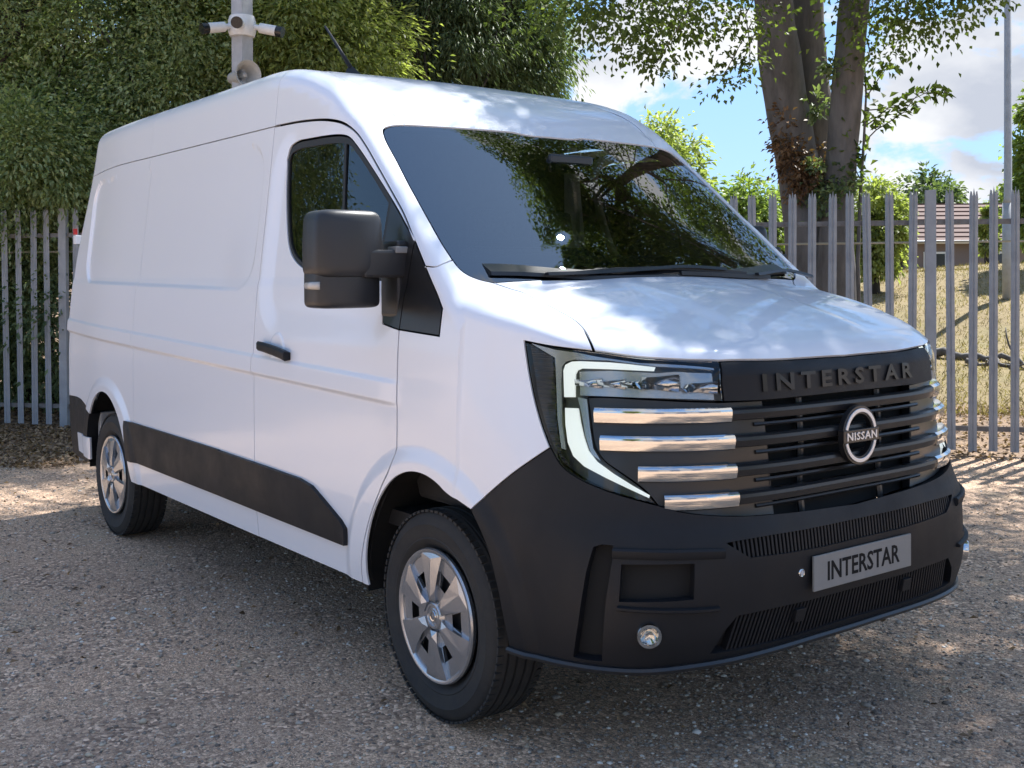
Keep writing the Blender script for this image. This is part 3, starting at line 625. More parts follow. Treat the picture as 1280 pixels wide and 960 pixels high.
# -- big multi-stem tree behind the right-hand fence
tb = cw3(1022, 11.0); tb[2] = gz(tb) - .1
def P_(px, py, d): 
    q = cw3(px, d); q[2] = CAM_C[2] + (344 - py) / CAM_F * d; return q
big = empty('beech_tree', tb); tag(big, 'large multi-stemmed tree with smooth grey trunks and dry brown shoots', 'tree')
def stem(pts, rad):
    P = np.array([P_(*q) for q in pts]); t = np.linspace(0, 1, len(P)); tt = np.linspace(0, 1, 22); C = np.stack([np.interp(tt, t, P[:, i]) for i in range(3)], -1)
    for _ in range(2): C[1:-1] = (C[:-2] + C[1:-1] * 2 + C[2:]) / 4
    r = np.interp(tt, np.linspace(0, 1, len(rad)), rad) * (1 + .05 * np.sin(tt * 19) + .03 * rng.normal(size=22)); MB().tube(C - tb, r, 16).build('trunk', BARKG, big, smooth=True); return C
c1 = stem([(1018, 420, 11), (1015, 330, 11), (1005, 240, 11), (988, 160, 11), (975, 80, 10.95), (968, 0, 10.9), (955, -120, 10.7), (935, -300, 10.3), (915, -480, 9.9)], [.30, .24, .215, .20, .20, .17, .13, .09])
c2 = stem([(1040, 420, 11.1), (1030, 330, 11.15), (1024, 240, 11.2), (1016, 160, 11.2), (1013, 80, 11.2), (1010, 0, 11.2), (1012, -150, 11.3), (1030, -330, 11.6), (1040, -560, 12)], [.27, .21, .185, .18, .16, .15, .12, .07])
c3 = stem([(1043, 420, 10.8), (1044, 320, 10.75), (1048, 240, 10.7), (1056, 160, 10.6), (1062, 80, 10.5), (1068, 0, 10.4), (1090, -140, 10.1), (1125, -300, 9.7), (1160, -450, 9.2)], [.22, .16, .15, .145, .15, .13, .10, .06])
bc = np.array([tb[0] + .1, tb[1] + .2, 0])
def off(r, u, z): return bc + CAM_R * (r, r, 0) + CAM_D * (u, u, 0) + np.array([0, 0, z])
ell = [(off(.3, -.2, 6.9), (3.6, 3.6, 2.5), 5), (off(-1.6, -1.0, 5.2), (2.0, 1.8, 1.3), 2.2), (off(1.8, -1.2, 5.1), (1.7, 1.7, 1.3), 1.9), (off(2.6, -.6, 6.3), (2.2, 2.4, 1.8), 2.2), (off(-.2, -2.4, 6.2), (2.4, 1.5, 1.3), 2), (off(1.1, -3.5, 7.3), (2.5, 1.7, 1.2), 3.2), (off(-1.0, -2.7, 7.6), (2.2, 1.6, 1.1), 2.6), ((-2.2, 6.7, 11.0), (2.8, 2.0, 1.5), 3), ((-6.2, 5.4, 8.2), (2.3, 1.9, 1.5), 5)]  # last crown masses, out of view, added to shade van roof and left-hand ground
C, A, T, KC = clump_cloud(ell, 820, 140, .36, .55, .35, .6)
ok = C[:, 2] > 4.75 + .35 * np.sin(C[:, 0] * 2.1) * np.sin(C[:, 1] * 1.7); C, A, T = C[ok], A[ok], T[ok]
# hanging sprays at the lower edge, as seen against the sky
SPR = ((700, 12, 9.2, 170, .22), (735, 28, 9.0, 230, .26), (780, 35, 9.0, 240, .27), (765, 0, 8.6, 260, .3), (808, 68, 9.3, 130, .17), (822, 92, 9.3, 60, .11), (850, 42, 9.6, 200, .24), (895, 8, 9.8, 240, .28), (845, 0, 9.2, 240, .3), (925, 45, 10.0, 120, .2), (900, 118, 10.2, 46, .12), (938, 100, 10.3, 50, .13), (930, 88, 10.3, 40, .1), (1095, 40, 10.0, 190, .26), (1115, 5, 9.8, 260, .3), (1150, 12, 9.6, 240, .28), (1180, -5, 9.5, 220, .28), (1212, 0, 9.4, 120, .2), (1135, 52, 9.9, 100, .18), (1088, 80, 10.2, 60, .15), (1170, 45, 9.7, 60, .14), (1232, 10, 9.3, 46, .12), (1040, -22, 9.9, 120, .2), (985, -28, 10.0, 120, .2), (1255, -8, 9.2, 60, .16))
NS = len(SPR)
Wp = np.array([0, -.3, 1.75])
for px, py, d, n, s in SPR:
    n = int(n * 1.6); py -= 12
    q = P_(px, py, d); o = rng.normal(size=(n, 3)) * np.array([s, s, s * .62]); C = np.concatenate([C, q + o]); a = nrm_(o + rng.normal(size=(n, 3)) * .2); a[:, 2] -= .5; A = np.concatenate([A, a]); T = np.concatenate([T, np.clip(rng.normal(.4, .2, n), 0, 1)]); KC = np.concatenate([KC, q[None]])
v_ = nrm_(C - Wp); sd_ = np.array([math.cos(SUN_AZ) * math.cos(SUN_EL), math.sin(SUN_AZ) * math.cos(SUN_EL), math.sin(SUN_EL)])
ok = ((v_[:, 2] < math.sin(R(55.5)) + .012 * np.sin(C[:, 0] * 5) + .012 * np.sin(C[:, 1] * 4.1)) | (C[:, 2] < 4)) & (v_ @ sd_ < math.cos(R(1.3)))
C, A, T = C[ok], A[ok], T[ok]
def gaps(C):
    f = np.sin(2.3 * C[:, 0] + 1.1 * C[:, 2]) * np.sin(2.1 * C[:, 1] - 1.7 * C[:, 2] + .5) + .5 * np.sin(4.7 * C[:, 2] + 1.3 * C[:, 0]); v = nrm_(C - Wp); return ~((f > .18) & (C[:, 0] < -1.5) & (v[:, 2] < math.sin(R(47))) & (C[:, 2] > 4.6))
ok = gaps(C); C, A, T = C[ok], A[ok], T[ok]
n = len(C); leaves('crown', C - tb, A, .060 * rng.uniform(.55, 1.3, n), .040 * rng.uniform(.7, 1.2, n), LF_BEECH, big, T)
mb = MB(); St = np.concatenate([c1[15:], c2[15:], c3[15:]])
St2 = np.concatenate([c1[15:], c2[15:], c3[15:]])
for j in list(rng.choice(len(KC) - NS, 60, replace=False)):
    if nrm_(KC[j] - Wp)[2] > math.sin(R(55)) or KC[j][2] < 6.2: continue
    d = np.linalg.norm(St - KC[j], axis=1) + np.maximum(St[:, 2] - KC[j][2], -3) * .3; s = St[np.argmin(d)]; limb(mb, s - tb, KC[j] - tb, .035, .006, .10, 6, 5)
for j in range(len(KC) - NS, len(KC)):
    s = St2[rng.integers(len(St2))]; m_ = (s + KC[j]) / 2 + (0, 0, .5); limb(mb, m_ - tb, KC[j] - tb, .010, .004, .06, 6, 5); limb(mb, s - tb, m_ - tb, .016, .010, .05, 5, 5)
mb.build('limbs', BARKG, big, smooth=True)
Cd, Ad, Td, _ = clump_cloud([(P_(985, 185, 10.78), (.13, .10, .30), 2), (P_(992, 215, 10.78), (.18, .10, .30), 2.2), (P_(1010, 235, 10.75), (.2, .1, .22), 1.5), (P_(1030, 195, 10.9), (.08, .08, .35), 1), (P_(987, 150, 10.85), (.05, .05, .22), .5)], 46, 24, .11, .3, .3); leaves('dry_shoots', Cd - tb, Ad, .06, .034, LF_DRY, big, Td)
Cd, Ad, Td, _ = clump_cloud([(P_(1022, 232, 10.7), (.22, .15, .28), 2), (P_(1045, 245, 10.6), (.18, .15, .22), 1.5), (P_(1020, 135, 10.8), (.14, .1, .12), .5), (P_(1050, 90, 10.4), (.14, .1, .10), .4)], 30, 34, .10, .3, .3); leaves('ivy', Cd - tb, Ad, .07, .05, LF_DARK, big, Td)
# unseen tree added past the right edge so its crown shades van and yard
t2 = np.array([.9, 8.3, 0]); t2[2] = gz(t2) - .1; e2 = [((.8, 6.4, 8.0), (4.4, 4.2, 2.5), 4), ((1.9, 4.6, 7.0), (2.8, 2.2, 1.5), 2), ((-.2, 4.6, 7.4), (2.2, 1.8, 1.3), 1.6), ((-1.1, 8.6, 7.4), (2.6, 2.2, 1.5), 1.1)]
shade_tree = empty('beech_tree', t2); tag(shade_tree, 'large unseen tree added behind the fence ahead of the van to shade the yard', 'tree')
C, A, T, KC2 = clump_cloud(e2, 490, 140, .38, .55, .3, .6); v_ = nrm_(C - Wp); ok = (v_[:, 2] < math.sin(R(54.5))) & (v_ @ sd_ < math.cos(R(1.3))) & (C[:, 2] > 5.0) & gaps(C); C, A, T = C[ok], A[ok], T[ok]; n = len(C)
leaves('crown', C - t2, A, .080 * rng.uniform(.6, 1.25, n), .052 * rng.uniform(.7, 1.2, n), LF_BEECH, shade_tree, T)
mb = MB(); P2 = limb(mb, (0, 0, -.1), (-.2, -1.4, 8.2), .30, .08, .03, 12, 14); mb.build('trunk', BARKG, shade_tree, smooth=True); mb = MB()
for j in rng.choice(len(KC2), 50, replace=False):
    if nrm_(KC2[j] - Wp)[2] < math.sin(R(54)) and KC2[j][2] > 5: limb(mb, P2[rng.integers(6, 11)], KC2[j] - t2, .05, .008, .1, 6, 5)
mb.build('limbs', BARKG, shade_tree, smooth=True)
# sapling beside it
sb = cw3(1078, 10.6); sb[2] = gz(sb) - .05; sap = empty('sapling', sb); tag(sap, 'thin leafy sapling rising beside the grey trunks', 'sapling')
sp = np.array([sb, P_(1072, 330, 10.6), P_(1076, 240, 10.6), P_(1080, 180, 10.6), P_(1083, 120, 10.6), P_(1081, 75, 10.6)]); MB().tube(sp - sb, [.022, .02, .017, .013, .01, .006], 7).build('trunk', BARKG, sap, smooth=True)
mb = MB(); C, A = [], []
for a, b in (((1080, 180), (1150, 118)), ((1082, 140), (1165, 115)), ((1079, 190), (1055, 160)), ((1078, 200), (1060, 190)), ((1083, 125), (1110, 85)), ((1082, 110), (1058, 70)), ((1150, 118), (1185, 118)), ((1077, 230), (1068, 205)), ((1081, 160), (1120, 130))):
    s, e = P_(*a, 10.6), P_(*b, 10.5); P = limb(mb, s - sb, e - sb, .007, .003, .06, 6, 5) + sb
    for k in range(26): t = rng.random(); i = min(int(t * 5), 4); c = P[i] + (P[i + 1] - P[i]) * (t * 5 - i); C.append(c + rng.normal(size=3) * .04); A.append(nrm_((e - s)[None])[0] * .5 + rng.normal(size=3) * .7 - (0, 0, .4))
mb.build('limbs', BARKG, sap, smooth=True); n = len(C); leaves('crown', np.array(C) - sb, np.array(A), .10 * rng.uniform(.7, 1.2, n), .06 * rng.uniform(.7, 1.2, n), LF_BEECH, sap)
# -- the dense screen of trees behind the left-hand fence
def at(px, d, dz=0.): q = cw3(px, d); q[2] = gz(q); return q
def E_(px, py, d, rx, ry, rz, w): return (P_(px, py, d), (rx, ry, rz), w)
g1 = 'trees screening the yard behind the fence'
tree('willow_tree', 'grey-green narrow-leaved tree hanging over the fence by the van rear corner', at(40, 13.6) - (0, 0, .1), [E_(40, 60, 13.4, 2.0, 1.6, 2.4, 4), E_(-60, 150, 13.4, 1.5, 1.2, 1.7, 2), E_(90, 200, 13.0, 1.2, .9, 1.1, 2), E_(15, 180, 11.9, .9, .3, .42, 1.0), E_(75, 205, 11.8, .5, .25, .35, .5), E_(20, 255, 12.6, 1.2, .5, .8, 1.2), E_(60, -150, 13.6, 2.0, 1.8, 1.6, 2), E_(20, -380, 13.8, 2.2, 2.0, 1.6, 1.6)], 430, 250, .42, .068, .030, LF_WILLOW, BARKD, .14, group=None, limbs=40, droop=.4)
tree('willow_tree', 'tall bushy tree with glossy drooping leaves left of the camera pole', at(190, 13.8) - (0, 0, .1), [E_(190, 60, 13.7, 1.9, 1.6, 2.2, 4), E_(230, 150, 13.4, 1.4, 1.0, 1.3, 2), E_(150, 180, 13.3, 1.2, 1.0, 1.1, 2), E_(200, -140, 13.8, 1.9, 1.7, 1.6, 2), E_(190, -370, 14, 2.2, 2.0, 1.6, 1.6)], 420, 250, .40, .068, .030, LF_WILLOW, BARKD, .14, limbs=36, droop=.4)
tree('bay_tree', 'yellow-green sunlit leafy tree right behind the camera pole', at(390, 13.4) - (0, 0, .1), [E_(385, 40, 13.3, 1.1, 1.1, 1.3, 4), E_(340, 60, 13.2, .8, .9, 1.0, 2), E_(430, 90, 13.2, .8, .8, .9, 2), E_(380, -120, 13.5, 1.2, 1.2, 1.4, 2)], 220, 200, .34, .095, .032, LF_LIME, BARKD, .11, limbs=22, droop=.5)
tree('bay_tree', 'olive green bushy tree between the camera pole and the left-hand trees', at(285, 14.2) - (0, 0, .1), [E_(285, 70, 14.2, 1.4, 1.3, 2.0, 4), E_(260, -60, 14.4, 1.4, 1.4, 1.8, 3), E_(320, 30, 14.4, 1.2, 1.2, 1.7, 2)], 230, 190, .40, .095, .032, LF_FAR, BARKD, .12, limbs=20, droop=.5)
tree('conifer_tree', 'dark evergreen with hanging sprays behind the roof aerial', at(530, 15.0) - (0, 0, .1), [E_(530, 30, 15, 1.15, 1.1, 2.2, 4), E_(500, -40, 15.2, 1.0, 1.0, 1.9, 2), E_(560, 70, 14.8, .9, .9, 1.1, 2), E_(515, -330, 14.4, 1.5, 1.4, 1.7, 2.4)], 350, 190, .32, .11, .022, LF_DARK, BARKD, .16, limbs=30, droop=.9)
tree('conifer_tree', 'dark feathery evergreen whose right edge stands against the sky', at(635, 15.4) - (0, 0, .1), [E_(625, 40, 15.4, .85, 1.0, 2.0, 4), E_(645, 90, 15.3, .55, .7, .9, 2), E_(610, -40, 15.5, .9, 1.0, 1.9, 2), E_(625, -330, 14.2, 1.5, 1.4, 1.7, 2.4)], 320, 170, .30, .11, .022, LF_DARK, BARKD, .15, limbs=30, droop=.9)
tree('conifer_tree', 'tall dark evergreen rising behind the sunlit yellow-green tree', at(450, 16.4) - (0, 0, .1), [E_(450, 60, 16.4, 1.6, 1.3, 2.4, 4), E_(450, -100, 16.4, 1.5, 1.3, 2.2, 3), E_(430, -330, 14.6, 1.5, 1.4, 1.6, 2)], 300, 170, .42, .12, .026, LF_DARK, BARKD, .17, limbs=20, droop=.9)
# low dark shrubs that close the view under the left-hand trees
for px, d, lab in ((-40, 13.0, 'dark leafy shrub behind the fence pickets under the narrow-leaved tree'), (70, 12.9, 'dark leafy shrub behind the fence post beside the van rear corner')):
    b_ = at(px, d); tree('shrub', lab, b_ - (0, 0, .05), [((b_[0], b_[1], b_[2] + 1.0), (1.2, .8, 1.1), 1)], 90, 110, .36, .08, .035, LF_DARK, BARKD, .04, 'shrub', limbs=10)
# trees further along the fence, beyond the left edge of the view
for u, lab in ((20.5, 'leafy tree behind the fence well beyond the van rear'), (24.5, 'second leafy tree behind the fence well beyond the van rear'), (28.5, 'leafy tree past the open end of the fence'), (13.2, 'leafy tree at the far end of the fence run'), (16.6, 'leafy tree past the last bay of the fence')):
    b_ = FA + FD * u + FNRM * 2.2; b_[2] = gz(b_) - .1; tree('willow_tree', lab, b_, [((b_[0], b_[1], 5.2), (2.7, 2.5, 4.6), 1)], 300, 120, .6, .16, .06, LF_WILLOW, BARKD, .16, limbs=10)
# -- trees and shrubs beyond the grass bank on the right
def far(name, lab, px, d, top_py, wpx, m, n=90, per=90, L=.14, W=.08, cat='tree', bot=330):
    b_ = at(px, d); z1 = CAM_C[2] + (344 - top_py) / CAM_F * d; z0 = max(b_[2] + .2, CAM_C[2] + (344 - bot) / CAM_F * d - .3); r = wpx / CAM_F * d / 2
    tree(name, lab, b_ - (0, 0, .1), [((b_[0], b_[1], (z0 + z1) / 2), (r, r, (z1 - z0) / 2), 3), ((b_[0], b_[1], z0 + (z1 - z0) * .35), (r * 1.05, r, (z1 - z0) * .35), 2)], n, per, r * .32, L, W, m, BARKD, .08 + .02 * r, cat, limbs=8, shell=.45)
far('small_tree', 'light green tree top standing behind the van roof', 825, 27, 138, 110, LF_LIME, 110, 90, .16, .09)
far('small_tree', 'bushy green tree behind the pickets beside the windscreen', 925, 24, 224, 100, LF_FAR, 110, 90)
far('small_tree', 'lower green tree between the windscreen and the grey trunks', 985, 27, 246, 80, LF_FAR, 90, 90)
far('shrub', 'bright yellow-green shrub right of the grey trunks', 1095, 19, 226, 70, LF_LIME, 100, 90, .09, .05, 'shrub')
far('shrub', 'yellow-green shrub at the corner of the brick hut', 1122, 24, 246, 26, LF_LIME, 60, 80, .10, .05, 'shrub')
far('round_tree', 'dark rounded tree rising above the hut roof', 1162, 46, 218, 96, LF_DARK, 120, 90, .24, .14)
far('small_tree', 'green tree behind the lamp post', 1262, 38, 238, 60, LF_FAR, 80, 80)
far('small_tree', 'tall leafy tree beyond the lamp post', 1300, 20, 105, 70, LF_FAR, 120, 90, .12, .07)
far('shrub', 'green shrub between the hut and the lamp post', 1236, 26, 258, 22, LF_LIME, 50, 80, .1, .05, 'shrub')
far('small_tree', 'green tree half hidden by the bonnet edge', 880, 30, 250, 80, LF_FAR, 70, 80)
# leaf litter along the fence foot and under the trees
def litter(n, ulo, uhi, vlo, vhi, name, lab, size=.05):
    u = rng.uniform(ulo, uhi, n); v = vlo + (vhi - vlo) * rng.random(n) ** 1.1; X = FA[0] + FD[0] * u + FNRM[0] * v; Y = FA[1] + FD[1] * u + FNRM[1] * v; Z = ground_z(X, Y) + .006 + .02 * rng.random(n)
    A = rng.normal(size=(n, 3)) * (1, 1, .25); return tag(leaves(name, np.stack([X, Y, Z], -1), A, size * rng.uniform(.5, 1.3, n), size * .6, LF_LIT, None), kind='stuff', label=lab, cat='leaves')
LF_LIT = leaf_mat('fallen_leaf', (.10, .06, .035), (.44, .30, .18), .1, .8)
litter(17000, 7.0, 13, -2.3, 1.0, 'leaf_litter', 'brown fallen leaves heaped along the fence foot by the van rear')
litter(7000, -4.5, 3.2, -.35, 2.2, 'leaf_litter', 'brown dead leaves and twigs on the bank behind the right-hand fence')
litter(1500, -5, 13, -6.5, -.6, 'yard_leaves', 'scattered dry leaves blown across the gravel yard', .035)
# dry grass blades on the bank
def grass(n):
    u = rng.uniform(-6, 3.2, n); v = 1.7 + 13 * rng.random(n) ** 1.7; X = FA[0] + FD[0] * u + FNRM[0] * v; Y = FA[1] + FD[1] * u + FNRM[1] * v; C = np.stack([X, Y, ground_z(X, Y) - .01], -1); A = rng.normal(size=(n, 3)) * (.5, .5, .2) + (0, 0, .8)
    return tag(leaves('dry_grass', C, A, rng.uniform(.03, .10, n), .010, leaf_mat('dry_grass_blade', (.14, .105, .05), (.32, .245, .13), .3, .8), None), kind='stuff', label='dry straw-coloured grass covering the bank', cat='grass')
grass(34000)
# fallen branches on the bank
for pts, r, lab in (([(1165, 372, 14.2), (1205, 385, 13.9), (1250, 378, 13.7), (1290, 366, 13.5)], .06, 'thick fallen branch lying across the dry grass'), ([(1205, 400, 13.6), (1250, 392, 13.4), (1285, 398, 13.2)], .035, 'thinner fallen branch below the thick one on the bank'), ([(1085, 345, 12.6), (1110, 362, 12.5), (1150, 372, 12.4)], .05, 'bare root running down from the grey trunks')):
    P = np.array([P_(*q) for q in pts]); P[:, 2] = [gz(q) + r * .8 for q in P]; b_ = empty('fallen_branch', P[0]); tag(b_, lab, 'branch'); t = np.linspace(0, 1, 14); C = np.stack([np.interp(t, np.linspace(0, 1, len(P)), P[:, i]) for i in range(3)], -1) + rng.normal(size=(14, 3)) * .02
    MB().tube(C - P[0], np.linspace(r, r * .4, 14), 8).build('wood', BARKG, b_, smooth=True); mb = MB()
    for k in (4, 8, 11): limb(mb, C[k] - P[0], C[k] - P[0] + rng.normal(size=3) * .25 + (0, 0, .15), r * .35, .006, .1, 5, 5)
    mb.build('twigs', BARKG, b_, smooth=True)
# ---- brick hut beyond the bank
BRICK = bpy.data.materials.new('red_brick'); BRICK.use_nodes = True; nt = BRICK.node_tree; br = nt.nodes.new('ShaderNodeTexBrick'); br.inputs['Scale'].default_value = 4.4; br.inputs['Color1'].default_value = (.26, .070, .045, 1); br.inputs['Color2'].default_value = (.20, .055, .038, 1); br.inputs['Mortar'].default_value = (.22, .17, .15, 1); br.inputs['Mortar Size'].default_value = .012
tcb = nt.nodes.new('ShaderNodeTexCoord'); nt.links.new(tcb.outputs['Generated'], br.inputs[0]); nt.links.new(br.outputs[0], nt.nodes['Principled BSDF'].inputs['Base Color']); nt.nodes['Principled BSDF'].inputs['Roughness'].default_value = .9
TILE = mat('clay_tile', (.12, .058, .043), .8, noise=(6, .4, (.09, .046, .035)))
def hut(px0, px1, d, z_ridge_py, z_eave_py, lab, rows=9):
    a, b = cw3(px0, d), cw3(px1, d); c = (a + b) / 2; w = np.linalg.norm(b - a) / 2; zb = gz(c) - .3; ze = CAM_C[2] + (344 - z_eave_py) / CAM_F * d; zr = CAM_C[2] + (344 - z_ridge_py) / CAM_F * (d + 1.8)
    h = empty('brick_hut', (c[0], c[1], zb)); h.rotation_euler = (0, 0, math.atan2(CAM_R[1], CAM_R[0])); tag(h, lab, 'building')
    dep = 3.6; ez, rz_ = ze - zb, zr - zb
    MB().box((0, dep / 2, ez / 2), (w, dep / 2, ez / 2)).build('wall', BRICK, h)
    for s in (0, 1):
        for k in range(rows):                              # lapped courses of tiles
            t0, t1 = k / rows, (k + 1) / rows + .02; y0, y1 = -.25 + t0 * (dep / 2 + .25), -.25 + t1 * (dep / 2 + .25); z0, z1 = ez - .05 + t0 * (rz_ - ez + .05), ez - .05 + t1 * (rz_ - ez + .05)
            V = [(x, y if s == 0 else dep - y, z + dz) for x in (-w - .3, w + .3) for y, z, dz in ((y0, z0, .05), (y1, z1, .01), (y1, z1, -.03), (y0, z0, 0.))]
            MB().add(V, [(0, 1, 2, 3), (4, 7, 6, 5), (0, 4, 5, 1), (3, 2, 6, 7), (0, 3, 7, 4), (1, 5, 6, 2)]).build('tile_course', TILE, h)
    for sx in (-w, w): MB().add([(sx, 0, ez), (sx, dep, ez), (sx, dep / 2, rz_ - .03), (sx * .98, 0, ez), (sx * .98, dep, ez), (sx * .98, dep / 2, rz_ - .03)], [(0, 1, 2), (3, 5, 4), (0, 3, 4, 1), (1, 4, 5, 2), (2, 5, 3, 0)]).build('gable', BRICK, h)
    WP = mat('white_upvc', (.75, .75, .74), .4); n = max(2, int(w / .9))
    for i in range(n):
        x = -w + (i + .5) * 2 * w / n; f = MB().box((x, -.02, ez - .75), (.34, .03, .42)).build('window', WP, h); MB().box((x, -.05, ez - .75), (.28, .008, .36)).build('pane', mat('window_dark', (.03, .035, .04), .1), f)
    MB().tube([(w * .1, -.06, 0), (w * .1, -.06, ez)], .04, 8).build('downpipe', WP, h); MB().tube([(-w - .3, -.3, ez - .05), (w + .3, -.3, ez - .05)], .05, 8).build('gutter', WP, h)
hut(1128, 1290, 33, 258, 303, 'low red brick hut with tiled roof beyond the bank')
hut(925, 1010, 36, 303, 318, 'far brick outbuilding with pale tiled roof left of the grey trunks')
# ---- what stands across the yard, facing the van (seen in its chrome and glass)
ws_ = empty('warehouse', (34, -12, -.03)); ws_.rotation_euler = (0, 0, R(-18)); tag(ws_, 'low grey metal warehouse across the yard facing the van', 'building')
CLAD = mat('grey_cladding', (.42, .43, .44), .5, noise=(2, .2)); MB().box((4, 0, 2.6), (4, 16, 2.6)).build('wall', CLAD, ws_)
MB().add([(-.4, -16.4, 5.2), (8.4, -16.4, 5.2), (8.4, 16.4, 5.2), (-.4, 16.4, 5.2), (4, -16.4, 6.4), (4, 16.4, 6.4)], [(0, 4, 5, 3), (1, 2, 5, 4), (0, 1, 4), (3, 5, 2), (0, 3, 2, 1)]).build('roof', mat('roof_sheet', (.25, .26, .27), .5), ws_)
for y in (-9, 0, 9): MB().box((-.03, y, 2), (.04, 2.0, 2)).build('shutter_door', mat('shutter_blue', (.10, .14, .22), .5), ws_)
for x, y, lab in ((22, -26, 'leafy tree at the corner of the grey warehouse'), (27, 12, 'broad leafy tree beside the far end of the grey warehouse'), (2, -24, 'leafy tree on the open side of the yard')):
    tree('yard_tree', lab, (x, y, -.03), [((x, y, 5), (3.2, 3.2, 3.4), 1)], 130, 70, .9, .4, .25, LF_FAR, BARKD, .25, limbs=10)
# ------------------------------------------------------------------ the van
van = empty('panel_van'); tag(van, 'white high-roof panel van with black bumper and INTERSTAR number plate', 'van')
p = lambda *a: ('p',) + a
S_ = lambda x, z: ('s', x, z)
SILL = .365
def arch(cx, a, h, t0, t1, n=26):
    return project(K(*[S_(cx + a * math.cos(t), max(.30, .345 + h * math.sin(t))) for t in np.linspace(t0, t1, n)]))
T1 = K(p(519, 302), p(553, 386), p(549, 420), p(499, 412))                      # black sail triangle
gA_low = crv(np.concatenate([T1[3:4], K(p(497, 455), p(496, 505), p(491, 575), p(476, 610), p(462, 648), p(452, 700)), K(S_(-.455, SILL))]))
cSailDiv = crv(T1[[0, 3]], smooth=False); cTri = [crv(T1[[0, 1]]), crv(T1[[1, 2]]), crv(T1[[2, 3]])]
gA_up = crv(np.concatenate([T1[:1], K(p(506, 270), p(490, 240), p(471, 206), p(456, 180), p(444, 164), p(430, 154), p(410, 149.5), p(380, 151)), K(S_(-1.42, 2.226))]))
gDoorR = crv(K(S_(-1.42, 2.226), S_(-1.42, 1.8), S_(-1.42, 1.2), S_(-1.42, .6), S_(-1.42, SILL)))
sillD = crv(K(S_(-1.42, SILL), S_(-.455, SILL)))
DITCH = -.735
dP = K(('t', -1.42, DITCH)); WC = K(p(506, 156))
seamU = crv(np.concatenate([K(S_(-1.42, 2.226), S_(-1.42, 2.33), S_(-1.42, 2.44)), K(('t', -1.42, -.80)), dP]), smooth=True)
ditchF = crv(np.concatenate([dP, K(('t', -1.2, DITCH), ('t', -1.0, DITCH - .002), ('t', -.8, -.745)), WC]))
wsTop = crv(np.concatenate([WC, K(p(576, 160), p(640, 165))])); _c = hit(702, 172)
wsTop2 = crv(np.array([wsTop[-1], K(('t', _c[0] + .004, -.12))[0], K(('t', _c[0] + .006, 0))[0]]))
wsL1 = crv(np.concatenate([WC, K(p(490, 157), p(480, 161), p(481, 172), p(497, 203), p(512, 232), p(527, 259), p(553, 305), p(566, 325))]))
wsL2 = crv(np.concatenate([wsL1[-1:], K(p(573, 334), p(583, 342.5), p(598, 349), p(617, 353.5))]))
CB = wsL2[-1:]
cowl = crv(np.concatenate([CB, K(('t', .145, -.62), ('t', .175, -.35), ('t', .19, 0))]))
pilS = crv(np.array([wsL1[-1], hit(546, 333), T1[0] * .62 + T1[1] * .38]))
k_ = np.argmin(np.linalg.norm(cTri[0] - pilS[-1], axis=1)); triA, triB = cTri[0][:k_ + 1], cTri[0][k_:]
shut = crv(np.concatenate([CB, K(p(645, 363), p(672, 375), p(700, 389.5), p(718, 400), p(727, 408), p(736, 423), p(742.5, 439))]))
BE = shut[-1:]
hTop1 = crv(np.concatenate([K(p(656, 427), p(690, 433.5)), BE]))
hTop2 = crv(np.concatenate([BE, K(p(800, 446.5), p(850, 449.5), p(899, 451))]))
bF = crv(np.concatenate([hTop2[-1:], K(p(970, 449.5)), K(('f', 0., 1.268))]))
hOut1 = crv(np.concatenate([hTop1[:1], K(p(661, 462), p(668, 497), p(677, 530), p(688, 560))]))
hOut2 = crv(np.concatenate([hOut1[-1:], K(p(702, 583), p(722, 598), p(755, 613), p(790, 624), p(825, 633))]))
bmpTop = crv(np.concatenate([hOut1[-1:], K(p(640, 593), p(606, 622), p(589, 638))]), smooth=False)
aF = arch(0, .415, .51, math.pi + .05, R(62)); aF = crv(np.concatenate([K(S_(-.41, SILL)), aF[2:-1], bmpTop[-1:]]))
sillF = crv(K(S_(-.455, SILL), S_(-.41, SILL)))
# fender, door, cab frame
panel('wing', loop(gA_low, sillF, aF, bmpTop, hOut1, hTop1, shut, wsL2, pilS, triB, cTri[1], cTri[2]), WHITE, van, res=.016, gap=.0032, rim=.008, fine=True)
win = crv(np.concatenate([K(p(359, 200), p(363, 186), p(372, 178.5), p(386, 175), p(426, 170), p(437, 173), p(446, 183), p(467, 214), p(489, 249))]))
winF = crv(np.concatenate([win[-1:], K(p(479, 310), p(478, 350))]), smooth=False)
winB = crv(np.concatenate([winF[-1:], K(p(430, 346), p(392, 341), p(378, 334), p(366, 321), p(361, 306), p(359, 285), p(358, 240)), win[:1]]))
sailTop = crv(np.concatenate([win[-1:], K(p(499, 266)), T1[:1] + (0, 0, .0)]), smooth=False)
sailBot = crv(np.concatenate([winF[-1:], K(p(478, 404)), T1[3:4]]), smooth=False)
sail_loop = loop(winF, sailBot, cSailDiv, sailTop)
def shrink(L, g):
    Q = to_c(L); c = L.mean(0); sc = np.array([1. if c[0] < X0 else np.hypot(c[0] - X0, c[1]), np.linalg.norm(c - np.array([min(c[0], X0), 0, ZC]))])
    q, _ = inset(Q, np.zeros(len(Q), bool), g, sc); return from_c(q)
doors = panel('door', loop(gA_low, sillD, gDoorR, gA_up, sailTop, win, winB, sailBot), WHITE, van, res=.016, gap=.0032, rim=.008, fine=True)
panel('cab_frame', loop(ditchF, wsL1, pilS, triA, gA_up, seamU), WHITE, van, res=.016, gap=.0026, rim=.008)
panel('sail_trim', loop(cTri[0], cTri[1], cTri[2], cSailDiv), GRILLEP, van, gap=.003, rim=.01)
for o, d in zip(panel('mirror_sail', sail_loop, GRILLEP, None, gap=.002, rim=.01), doors): o.parent = d
